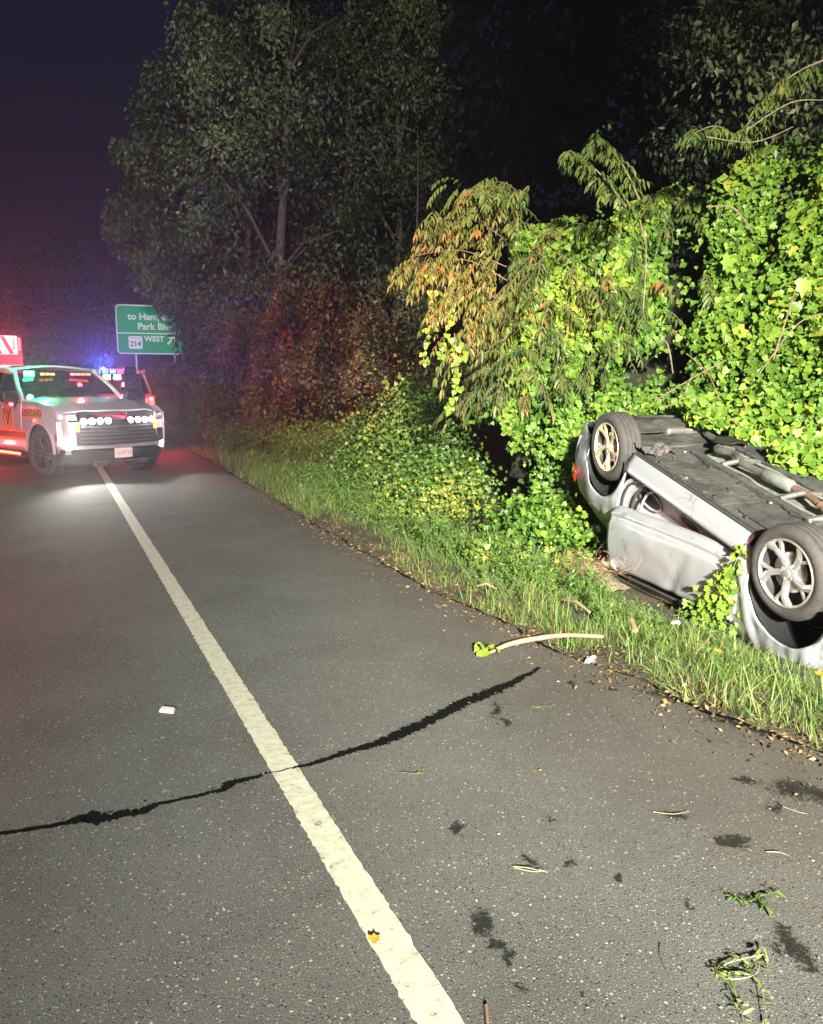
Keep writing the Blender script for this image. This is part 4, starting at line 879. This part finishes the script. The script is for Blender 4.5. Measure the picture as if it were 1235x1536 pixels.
for mk, nl_, lz, l0, l1 in ((m1, 7, .15, .3, .6), (~m1, 4, .10, .12, .35)):
    b_q, s_q = frond_batch(P[mk], d[mk], RNG.uniform(l0, l1, mk.sum()), nl_, lz, np.clip(.5+RNG.normal(size=mk.sum())*.25, 0, 1), 1.6); bt += b_q; st += s_q
_unused = ( 0)
tag(leafobj('compound_leaves', bt, LEAF_LONG), 'drooping long narrow leaves over the upper left of the vine bank', 'foliage', kind='stuff')
mb = MB()
for pts in st: mb.tube(pts, .004, 4, cap=False)
tag(mb.build('leaf_stems', TWIG), 'thin stems of the drooping narrow leaves', 'foliage', kind='stuff')
# dead vine stems showing among the leaves
for i, (a, b2, w) in enumerate([((985,600),(1090,540),.010), ((1020,590),(1110,640),.006), ((990,610),(1040,560),.006), ((960,330),(965,470),.010), ((975,520),(1010,560),.01), ((1060,310),(1130,350),.012), ((1195,430),(1160,540),.010), ((1140,560),(1235,470),.009), ((1190,190),(1060,205),.006), ((1235,150),(1120,195),.008), ((1030,530),(1080,600),.007)]):
    D = 7.35 if a[0] > 1150 else 7.9
    p0, p1 = at(*a, D+.1), at(*b2, D-.1); m_ = (p0+p1)/2+Vector((.05, 0, random.uniform(-.12, .18)))
    q = MB(); q.tube([tuple(x) for x in spline([p0, m_, p1], 12)], w*.7, 6); o_ = q.build('bare_vine', TWIG); tag(o_, ['bare vine stem looping above the rear wheel of the car', 'bare stem slanting down behind the car underside', 'thin bare stem slanting beside the rear wheel', 'upright pinkish stem in the middle of the vine bank', 'short bare stem under the long leaves', 'thick bare twig in the dark hollow of the bank', 'bare stem in the dark gap at the right edge', 'pale stem running up through the right bank leaves', 'long pale twig across the upper right hollow', 'pale twig at the upper right edge of the frame', 'fine bare stem low in the leaves above the car'][i], 'vine', 'bare stems among the vine leaves')

# leaning branch with hanging strands at the left end of the bank
br = empty('leaning_branch', at(720, 430, 8.6)); tag(br, 'leafy branch jutting left from the vine bank, its leaves lit orange', 'branch'); bo = br.location.copy()
mb = MB(); bat = []
tips = [((760,420),(640,395),8.3), ((760,360),(650,330),8.5), ((780,320),(690,290),8.7), ((750,450),(660,450),8.2), ((790,300),(720,280),8.8), ((740,480),(680,520),8.3), ((760,400),(615,385),8.3)]
for (a, b2, D) in tips:
    p0, p1 = at(*a, D+.5), at(*b2, D-.1); cv = spline([p0, (p0+p1)/2+Vector((0,0,.12)), p1], 10); mb.tube([tuple(Vector(c)-bo) for c in cv], [.007*(1-.08*i) for i in range(11)], 5)
    for c in cv[1:]:
        for _ in range(5):
            dd = (Vector(cv[-1])-Vector(cv[0])).normalized()+Vector((random.gauss(0,.6), random.gauss(0,.6), random.gauss(0,.3)))
            b3, s3 = frond_batch([Vector(c)+Vector((random.gauss(0,.06), random.gauss(0,.1), random.gauss(-.03,.07)))], [dd], [random.uniform(.1, .42)], random.choice((3,4,6)), random.uniform(.07, .13), [random.uniform(.5, .95)], 1.6); bat += b3
mb.build('stem', TWIG, br); leafobj('foliage', bat, LEAF_LONG, br, bo)
for i, (px, y0, y1, D, lab) in enumerate([(648, 400, 545, 8.1, 'thin hanging vine strand left of the orange leaves'), (682, 500, 615, 8.0, 'longest hanging vine strand with pale green leaves at its tip'), (668, 430, 530, 8.2, 'short hanging vine strand below the orange leaves')]):
    p0, p1 = at(px, y0, D), at(px-(14 if i == 0 else 6), y1, D-.1); vn = empty('hanging_vine', p0); tag(vn, lab, 'vine', 'hanging vine strands')
    cv = [Vector(c)-p0 for c in spline([p0, (p0+p1)/2+Vector((.05,0,0)), p1], 14)]; q = MB(); q.tube(cv, .005, 5); q.build('stem', TWIG, vn)
    P = []; 
    for c in cv[2:]: P += [tuple(c)]*(3 if i != 1 else 4)
    P = np.array(P)+rnd(len(P), .03); n = len(P)
    leafobj('foliage', [leaves(P, rnd(n, .5)+np.array([0,0,-.8]), rnd(n, .5)+np.array([-.5,-1,.3]), RNG.uniform(.03, .075, n), np.clip(.75+RNG.normal(size=n)*.12, 0, 1), HEART)], LEAF_VINE, vn)
# arching plumed stems above the bank
for i, (pts, D, lab) in enumerate([(([(960,300),(930,240),(890,200)]), 8.9, 'arching stem with feathery leaves against the black sky, uppermost'), (([(940,310),(900,260),(855,225)]), 8.8, 'arching stem with feathery leaves, lower left of the pair'),
                                   (([(1130,230),(1080,190),(1040,200)]), 8.6, 'leafy stem arching left above the dark hollow'), (([(1235,90),(1180,120),(1110,200)]), 8.2, 'long drooping stem with broad leaves from the right edge')]):
    P3 = [at(*p_, D) for p_ in pts]; st_ = empty('arching_stem', P3[0]); tag(st_, lab, 'plant', 'arching stems above the bank'); cv = spline(P3, 16)
    q = MB(); q.tube([tuple(Vector(c)-P3[0]) for c in cv], [.012-.0005*k for k in range(17)], 5); q.build('stem', TWIG, st_); bat = []
    for c in cv[3:]:
        for _ in range(3):
            b3, _s = frond_batch([Vector(c)], [Vector((random.gauss(0,.7), random.gauss(0,.6), .2))], [random.uniform(.08, .22)], 3, .12, [random.uniform(.3, .8)], 1.4); bat += b3
    leafobj('foliage', bat, LEAF_LONG, st_, P3[0])

# ------------------------------------------------------------------ shrubs and weeds on the verge
def shrub(px, py, D, w, h, n, lsz, lab, tm=HEART, m=LEAF_WEED, tone0=.5, z=None):
    p = at(px, py, D); p.z = float(ground_z(np.float64(p.x), np.float64(p.y))); root = empty('shrub', p); tag(root, lab, 'shrub', 'shrubs on the verge'); mb = MB(); bat = []
    k = 10
    for i in range(k):
        a = random.uniform(0, 6.28); r = w*.5*math.sqrt(random.random()); tip = Vector((r*math.cos(a), r*math.sin(a), h*random.uniform(.45, .95)*(1-.35*r/w*2)))
        mb.tube([(0,0,-.05), tip*.5+Vector((0,0,.1*h)), tip], [.015,.010,.004], 5)
        c = int(n/k); P = np.array(tip)+RNG.normal(size=(c,3))*np.array([w*.13, w*.13, h*.16]); P[:,2] = np.abs(P[:,2])
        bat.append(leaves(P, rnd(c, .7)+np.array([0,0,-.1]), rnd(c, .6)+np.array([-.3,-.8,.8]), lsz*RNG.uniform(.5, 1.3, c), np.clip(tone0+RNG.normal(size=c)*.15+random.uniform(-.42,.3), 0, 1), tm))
    mb.build('stem', STEMG, root); leafobj('foliage', bat, m, root); return root
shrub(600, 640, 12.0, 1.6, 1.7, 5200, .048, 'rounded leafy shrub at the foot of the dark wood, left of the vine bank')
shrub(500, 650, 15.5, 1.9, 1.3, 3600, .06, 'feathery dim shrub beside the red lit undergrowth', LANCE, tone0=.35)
shrub(690, 670, 10.8, 1.1, 1.1, 2600, .045, 'leafy bush, leaves coloured dark as shade, in the hollow at the left end of the vine bank', tone0=.12)  # shade of the hollow is put into the dark leaf tone
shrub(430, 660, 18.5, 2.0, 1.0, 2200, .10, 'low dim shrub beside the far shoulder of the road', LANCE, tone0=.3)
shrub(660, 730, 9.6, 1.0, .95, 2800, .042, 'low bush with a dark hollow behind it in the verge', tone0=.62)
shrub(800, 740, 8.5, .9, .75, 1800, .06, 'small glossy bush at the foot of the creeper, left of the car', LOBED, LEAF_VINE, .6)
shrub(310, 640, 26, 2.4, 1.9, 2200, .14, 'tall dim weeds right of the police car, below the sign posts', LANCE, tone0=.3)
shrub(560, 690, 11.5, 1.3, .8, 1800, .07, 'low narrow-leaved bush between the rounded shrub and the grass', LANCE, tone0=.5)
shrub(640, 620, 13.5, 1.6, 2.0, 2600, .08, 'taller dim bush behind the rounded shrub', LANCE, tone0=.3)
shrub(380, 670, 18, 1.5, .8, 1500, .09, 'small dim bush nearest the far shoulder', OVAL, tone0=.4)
# low broad-leaved weeds nobody could count
random.seed(21)
kb = {k: [] for k in range(4)}; wst = MB()
def weeds(x, y, k, sc):
    z0 = float(ground_z(np.float64(x), np.float64(y)))-.01
    for i in range(7):
        a = random.uniform(0, 6.28); l = random.uniform(.12, .36)*sc*(1.5 if k == 2 else 1); d = Vector((math.cos(a)*.5, math.sin(a)*.5, 1)).normalized(); tip = d*l
        b0 = Vector((x, y, z0)); wst.tube([b0, b0+tip*.5+Vector((0,0,.02)), b0+tip], [.003,.0025,.0015], 3, cap=False); c = 13 if k != 2 else 18
        t = RNG.random(c)**.7; P = np.array(tip)*t[:,None]+rnd(c, .035*sc); P[:,2] = np.maximum(.01, P[:,2]); P += np.array(b0)
        kb[k].append(leaves(P, rnd(c, .8)+np.array([0,0,.15]), rnd(c, .5)+np.array([0,-.3,1]), sc*RNG.uniform(.025, .065, c)*(1.4 if k == 2 else 1), np.clip(.5+random.uniform(-.15,.2)+RNG.normal(size=c)*.12+(.22 if k == 3 else 0), 0, 1), (OVAL, OVAL, LANCE, HEART)[k]))
for i in range(720):
    y = random.choice([random.uniform(2.0, 9), random.uniform(4.5, 13), random.uniform(9, 18)]); e = float(edge_x(y)); dens = fbm(y*1.0, 3, 0, .9)
    x = e+.12+(random.random()**.75)*(2.6 if y > 6.3 else 1.7)
    if y < 7.2 and x > (4.45 if y < 4.6 else 4.25): continue
    if y < 5.2 and random.random() < .25: continue
    if x > bank_x(y)+.2 and y < 11: continue
    if 7.6 < y < 10.2 and x > 4.05: continue
    if x-e < .55 and dens < 0: continue
    weeds(x, y, [0, 1, 3, 2, 1, 1][int(3+3*fbm(x, y, 4, .8)+random.random()*1.5) % 6], random.uniform(.5, 1.0)*(.55 if x-e < .6 or y < 5.2 else 1.15))
for k, nm in enumerate(('broad-leaved green weeds spread over the verge left of the car', 'small-leaved green weeds spread over the verge', 'narrow-leaved weeds standing among the grass of the verge', 'yellowish lobed weeds spread over the verge')):
    tag(leafobj('weeds', kb[k], LEAF_WEED), nm, 'weeds', kind='stuff')
tag(wst.build('weed_stems', STEMG), 'thin stems of the low weeds on the verge', 'weeds', kind='stuff')
# bright yellow weed
shrub(600, 740, 9.9, .45, .55, 260, .09, 'bright yellow-green weed standing out in the verge below the shrubs', LANCE, LEAF_WEED, .97)
# trailing vine lying on the front end of the door
MC = Matrix.LocRotScale(car.location, car.rotation_euler, None)
def ond(l, h, o=.03): return MC @ door_pt(l, h, o)
p0 = ond(-.02, -.02); tv = empty('trailing_vine', p0); tag(tv, 'bright green creeper trailing over the car door in front of the front wheel', 'vine')
cv = spline([p0, ond(.03, .15), ond(.10, .35), ond(.20, .52), ond(.34, .72, .06)], 16); q = MB(); q.tube([Vector(c)-p0 for c in cv], .004, 5); q.build('stem', STEMG, tv)
P = []
for i, c in enumerate(cv):
    for _ in range(3+int(i*1.2)): P.append(tuple(Vector(c)-p0+Vector((random.gauss(-.005,.012), random.gauss(0,.02+.007*i), random.gauss(0,.02+.005*i)))))
P = np.array(P); n = len(P)
leafobj('foliage', [leaves(P, rnd(n, .6)+np.array([0,0,-.5]), rnd(n, .4)+np.array([-.9,-.7,.4]), RNG.uniform(.03, .075, n), np.clip(.62+RNG.normal(size=n)*.12, 0, 1), LOBED)], LEAF_VINE, tv)

# ------------------------------------------------------------------ grass
def blades(n, xy, hmin, hmax, wid, tone0, flop=.6, spread=.25, name='grass', lab='', tuft=0):
    g = np.array([float(ground_z(np.float64(a), np.float64(b2))) for a, b2 in xy]); P = np.concatenate([xy, g[:,None]-.01], 1); n = len(P)
    a = RNG.uniform(0, 2*np.pi, n); le = np.abs(RNG.normal(size=n))*flop; T = np.stack([np.cos(a)*le, np.sin(a)*le, np.ones(n)], -1); N = np.stack([np.cos(a), np.sin(a), -.0*a], -1)+rnd(n, .15)
    h = RNG.uniform(hmin, hmax, n)
    o = leafobj(name, [leaves(P, T, N, h, np.clip(tone0+RNG.normal(size=n)*.17, 0, 1), BLADE, wid=wid*RNG.uniform(.6, 1.3, n), curl=RNG.uniform(.1, 1.2, n))], GRASS)
    return tag(o, lab, 'grass', kind='stuff')
def tufts(nt, per, y0, y1, e0, e1, r):
    cy_ = RNG.uniform(y0, y1, nt); cx = edge_x(cy_)+RNG.uniform(e0, e1, nt); c = np.stack([cx, cy_], -1); p = np.repeat(c, per, 0)+RNG.normal(size=(nt*per,2))*r
    nz = np.array([fbm(float(b2), 11, 0, 2.2) for b2 in p[:,1]]); k = p[:,0] > edge_x(p[:,1])+.02+.30*np.maximum(0, nz); k &= np.array([fbm(float(a), float(b2), 21, 1.9) for a, b2 in p]) > np.where(p[:,1] < 5, -.42, -.16)+RNG.normal(size=len(p))*.1; return p[k]
xy = tufts(820, 40, .6, 4.9, .06, 1.85, .07); blades(0, xy, .03, .14, .0045, .50, 1.4, lab='long green grass between the pavement and the overturned car')
xy = tufts(90, 18, 1.0, 5.2, .05, 1.3, .04); blades(0, xy, .12, .30, .006, .66, 1.1, lab='tall pale grass blades arching in front of the car')
xy = tufts(500, 26, 4.2, 11, .04, 1.7, .10); blades(0, xy, .03, .15, .006, .50, 1.0, lab='short grass on the middle of the verge')
xy = tufts(620, 22, 9, 20, .02, 2.4, .16); blades(0, xy, .06, .30, .012, .58, .7, lab='pale tall grass along the far shoulder')
xy = tufts(330, 18, 1.2, 14, .0, .40, .08); blades(0, xy, .02, .10, .005, .93, 2.0, lab='dry straw and dead grass at the pavement edge')
# leaf litter and soil crumbs
n = 6500; y = RNG.uniform(1.0, 13, n); x = edge_x(y)+RNG.normal(size=n)*.20+.10; P = np.stack([x, y, ground_z(x, y)+.012], -1); P[x < edge_x(y)+.02, 2] = .006
tag(leafobj('leaf_litter', [leaves(P, rnd(n)*np.array([1,1,.2]), rnd(n, .4)+np.array([0,0,1]), RNG.uniform(.012, .04, n), np.clip(RNG.uniform(.0, 1, n), 0, 1), OVAL)], leafmat('litter', [(0,(.10,.06,.03)),(.5,(.22,.14,.07)),(1,(.36,.25,.13))])), 'brown leaf litter scattered along the pavement edge', 'leaf litter', kind='stuff')
# grit and clippings on the asphalt
n = 1500; y = 1.2+RNG.random(n)**1.6*10; x = RNG.uniform(-1, 1, n)*1.6+1.2; x = np.where(RNG.random(n) < .55, 2.7-np.abs(RNG.normal(size=n))*.6, x); k = x < edge_x(y)-.03; x, y = x[k], y[k]; n = len(x)
tag(leafobj('road_grit', [leaves(np.stack([x, y, np.full(n, .005)], -1), rnd(n)*np.array([1,1,.1]), rnd(n, .3)+np.array([0,0,1]), RNG.uniform(.004, .013, n), RNG.random(n), OVAL)], leafmat('grit', [(0,(.25,.22,.16)),(.6,(.45,.42,.34)),(1,(.5,.45,.25))])), 'pale grit and plant crumbs scattered on the shoulder', 'grit', kind='stuff')
def sprig(pxs, nm, lab, cat, w=.0016, lv=0, lsz=.03, m=STEMG, lm=LEAF_WEED, grp=None, tone=.5):
    w = w*.7 if w < .004 else w
    o0 = gp(*pxs[0][0]); r_ = empty(nm, o0); tag(r_, lab, cat, grp); q = MB(); P = []
    for line in pxs:
        pts = [gp(a, b2)-o0+Vector((0,0,.006+.008*abs(math.sin(i*2.1)))) for i, (a, b2) in enumerate(line)]; cv = [Vector(c) for c in spline(pts, 8*len(pts))]; q.tube(cv, [w*(1.2-.8*i/len(cv)) for i in range(len(cv))], 5); P += [tuple(c) for c in cv[4::4]]
    q.build('stem', m, r_)
    if lv:
        P = np.repeat(np.array(P), lv, 0)+rnd(len(P)*lv, .004); P[:,2] = np.abs(P[:,2])+.003; n = len(P)
        leafobj('blade', [leaves(P, rnd(n)*np.array([1,1,.25]), rnd(n, .3)+np.array([0,0,1]), lsz*RNG.uniform(.5, 1.3, n), np.clip(tone+RNG.normal(size=n)*.15, 0, 1), LANCE)], lm, r_)
    return r_
STRAW = mat('dry_straw', (.30,.24,.13), .8)
sprig([[(1070,1462),(1095,1450),(1145,1438)], [(1075,1455),(1100,1490),(1115,1536)], [(1085,1460),(1135,1475),(1150,1536)], [(1068,1455),(1090,1475),(1130,1470),(1140,1450)]], 'grass_tuft', 'uprooted tuft of pale grass lying on the shoulder, bottom right', 'grass tuft', .003, 3, .035, STRAW, GRASS, tone=.6)
sprig([[(1088,1345),(1105,1352),(1120,1362)]], 'grass_sprig', 'small green sprig on the shoulder, left of two', 'sprig', .002, 2, .03)
sprig([[(1125,1355),(1145,1348),(1162,1345)], [(1145,1350),(1150,1372)]], 'grass_sprig', 'small green sprig on the shoulder, right of two', 'sprig', .002, 2, .035)
sprig([[(770,1302),(795,1308),(822,1314)], [(772,1304),(800,1313),(818,1311)]], 'straw_stalk', 'double dry straw stalk lying on the shoulder in the middle', 'straw', .0022, 0, m=STRAW)
sprig([[(992,1418),(995,1445),(1008,1474)]], 'brown_twig', 'thin curved dark twig on the shoulder', 'twig', .002, 0, m=TWIG)
sprig([[(729,1512),(731,1536),(733,1560)]], 'brown_twig', 'short thick brown twig at the bottom edge beside the white line', 'twig', .005, 0, m=mat('redbrown_stick', (.30,.16,.09), .8))
sprig([[(600,1160),(625,1165),(636,1162)]], 'grass_sprig', 'pale green grass sprig just right of the white line by the crack', 'sprig', .0018, 2, .02, tone=.8)
sprig([[(1175,1212),(1195,1222),(1212,1226)]], 'straw_stalk', 'single pale straw in the dark stain at right', 'straw', .002, 0, m=STRAW)
sprig([[(955,1270),(970,1290)]], 'straw_stalk', 'short straw lying left of the brown stains', 'straw', .0016, 0, m=STRAW)
sprig([[(980,1220),(1010,1226),(1035,1222)]], 'straw_stalk', 'straw lying across the small dark stain', 'straw', .0018, 0, m=STRAW)
sprig([[(1150,1280),(1170,1284),(1185,1290)]], 'straw_stalk', 'bent straw near the right edge', 'straw', .002, 0, m=STRAW)
sprig([[(800,1062),(815,1064),(832,1062)]], 'grass_sprig', 'flattened green grass sprig right of the red-brown patch', 'sprig', .0015, 2, .02, tone=.7)
# creeper hanging over the far side of the underbody
MCn = np.array(MC) if 'MC' in globals() else np.array(Matrix.LocRotScale(car.location, car.rotation_euler, None))
n = 2200; cx_ = RNG.uniform(-2.2, 1.5, n); lim = -.50+.35*np.array([fbm(float(a), 3, 3, 1.7) for a in cx_])+np.where(cx_ < -1.35, .25, 0); cyv = lim-np.abs(RNG.normal(size=n))*.28; czv = .13-np.abs(RNG.normal(size=n))*.07-np.maximum(0, -.8-cyv)*.35
P = (MCn[:3,:3] @ np.stack([cx_, cyv, czv])).T+MCn[:3,3]
tag(leafobj('creeper', [leaves(P, rnd(n, .6)+np.array([-.5,-.2,-.6]), rnd(n, .4)+np.array([-.7,-.6,.7]), RNG.uniform(.04, .10, n), np.clip(.62+RNG.normal(size=n)*.16, 0, 1), HEART)], LEAF_VINE), 'vine leaves hanging over the far side of the upturned car floor', 'vines', kind='stuff')
# broken branch
p0 = gp(735, 978); bb = empty('broken_branch', p0); tag(bb, 'pale broken branch lying from the grass onto the shoulder', 'branch')
cv = [Vector(c)-p0 for c in spline([gp(735, 979, .02), gp(765, 966, .05), gp(810, 957, .07), gp(850, 953, .07), gp(905, 955, .04)], 20)]
q = MB(); q.tube(cv, [.008+.008*math.sin(min(1, i/8)*1.57)-.0004*max(0, i-8) for i in range(21)], 8); q.build('stick', mat('pale_wood', (.33,.22,.14), .8, col2=(.25,.14,.09), vscale=20), bb, smooth=True)
P = np.array([tuple(cv[0]+Vector((random.gauss(0,.05), random.gauss(0,.05), abs(random.gauss(.02,.02))))) for _ in range(12)]); leafobj('foliage', [leaves(P, rnd(12), rnd(12, .3)+np.array([0,-.4,1]), RNG.uniform(.04,.07,12), .85+rnd(12)[:,0]*.05, HEART)], LEAF_VINE, bb)
def stick(a, b2, w, lab, m=None):
    p0 = gp(*a); p1 = gp(*b2); o_ = empty('dead_stick', p0); tag(o_, lab, 'stick'); q = MB(); z0 = float(ground_z(np.float64(p0.x), np.float64(p0.y)))
    q.tube([(0,0,z0+.06), tuple((p1-p0)*.5+Vector((0,0,z0+.10))), tuple(p1-p0+Vector((0,0,z0+.08)))], [w, w*1.1, w*.8], 7); q.build('stem', m or MATS['pale_wood'], o_)
stick((845,893), (885,915), .012, 'thin dead stick in the weeds left of the car'); stick((935,895), (955,925), .022, 'stout broken stick stub below the rear of the car door'); stick((715,884), (745,892), .008, 'small stick at the pavement edge')
# litter
p = gp(251, 1068); q = MB(); q.box((0,0,.012), (.075,.042,.018), taper=.85); o_ = q.build('paper_litter', mat('dirty_white', (.68,.66,.58), .7, var=.3, vscale=40), bevel=.004); o_.location = p; o_.rotation_euler = (.06,.1,R(-25)); tag(o_, 'small folded white piece of litter on the road left of the white line', 'litter')
def fallen(px, py, sz, lab, m=GOLD, z=.012):
    p = gp(px, py); gzv = float(ground_z(np.float64(p.x), np.float64(p.y))) if p.x > edge_x(p.y) else 0
    o_ = leafobj('fallen_leaf', [leaves(np.array([[0,0,0]]), np.array([[1,.3,.1]]), np.array([[0,-.2,1]]), sz, .5, LOBED)], m); o_.location = (p.x, p.y, gzv+z); tag(o_, lab, 'leaf')
fallen(557, 1417, .035, 'yellow fallen leaf on the white edge line')
fallen(1075, 1010, .05, 'orange fallen leaf in the grass below the car fender', z=.16); fallen(1230, 1022, .07, 'orange fallen leaf in the grass at the right edge', z=.16); fallen(810, 1160, .014, 'tiny yellow leaf on the shoulder beside the crack end')
fallen(238, 913, .025, 'small brown leaf on the road beside the far crack', leafmat('brown_leaf', [(0,(.25,.12,.06)),(1,(.3,.15,.08))]))
# torn body parts
def scrap(px, py, pts, m, lab, nm, z=.02, sc=1.0):
    p = gp(px, py); gzv = float(ground_z(np.float64(p.x), np.float64(p.y))) if p.x > edge_x(p.y) else 0
    q = MB(); q.patch(lambda u, v: ((u-.5)*pts[0]+.02*math.sin(v*5), (v-.5)*pts[1], pts[2]*math.sin(u*math.pi)+.3*pts[2]*math.sin(u*9+v*7)), 14, 8); o_ = q.build(nm, m, smooth=False, solid=.004); o_.location = (p.x, p.y, gzv+z); o_.rotation_euler = (.1, .05, random.uniform(-1, 1)); tag(o_, lab, 'car debris'); return o_
scrap(887, 988, (.13,.05,.02), SIL, 'shiny torn strip of silver trim on the shoulder by the grass', 'trim_scrap')
scrap(762, 803, (.42,.22,.10), DARKP, 'black torn plastic liner lying in the weeds, left piece', 'liner_scrap', .12); scrap(815, 815, (.30,.18,.07), DARKP, 'black torn plastic liner lying in the weeds, right piece', 'liner_scrap', .12)
scrap(1015, 930, (.04,.05,.012), mat('clear_plastic', (.35,.37,.37), .2, coat=1), 'clear broken plastic shard in the grass under the car door', 'plastic_shard', .16)
sc2 = scrap(1090, 655, (.6,.3,.05), DARKP, 'black plastic panel torn loose beyond the car underside', 'loose_panel'); sc2.location = at(1098, 664, 8.0)
# dried soil mound left of the rear of the car
p = gp(880, 850, -.1); q = MB(); q.patch(lambda u, v: (.55*(u-.5), .7*(v-.5), .20*math.sin(math.pi*u)*math.sin(math.pi*v)+.03*mnoise.noise(Vector((u*8, v*8, 0)))), 16, 16); o_ = q.build('soil_mound', MUD, smooth=True); o_.location = (p.x, p.y, -.25); tag(o_, 'heap of torn-up brown soil and roots left of the car', 'soil')
n = 500; P = np.array([p.x, p.y, -.08])+rnd(n)*np.array([.15,.2,.04]); o_ = leafobj('dead_roots', [leaves(P, rnd(n)*np.array([1,1,.5]), rnd(n), RNG.uniform(.05,.14,n), .97, BLADE, wid=.004)], GRASS); tag(o_, 'brown dead roots on the torn soil left of the car', 'roots', kind='stuff')

# ------------------------------------------------------------------ thin air volume added to imitate bloom round the lamps
HAZE = 0.0030
if HAZE:
    q = MB(); q.box((0, 60, 14), (120, 160, 32)); hz = q.build('halo_haze', mat('halo_haze')); tag(hz, kind='stuff')
    m = MATS['halo_haze']; m.node_tree.nodes.remove(m.node_tree.nodes['Principled BSDF']); v = m.node_tree.nodes.new('ShaderNodeVolumePrincipled')
    v.inputs['Density'].default_value = HAZE; v.inputs['Color'].default_value = (.9,.9,.95,1); v.inputs['Anisotropy'].default_value = .82; m.node_tree.links.new(v.outputs[0], m.node_tree.nodes['Material Output'].inputs['Volume'])
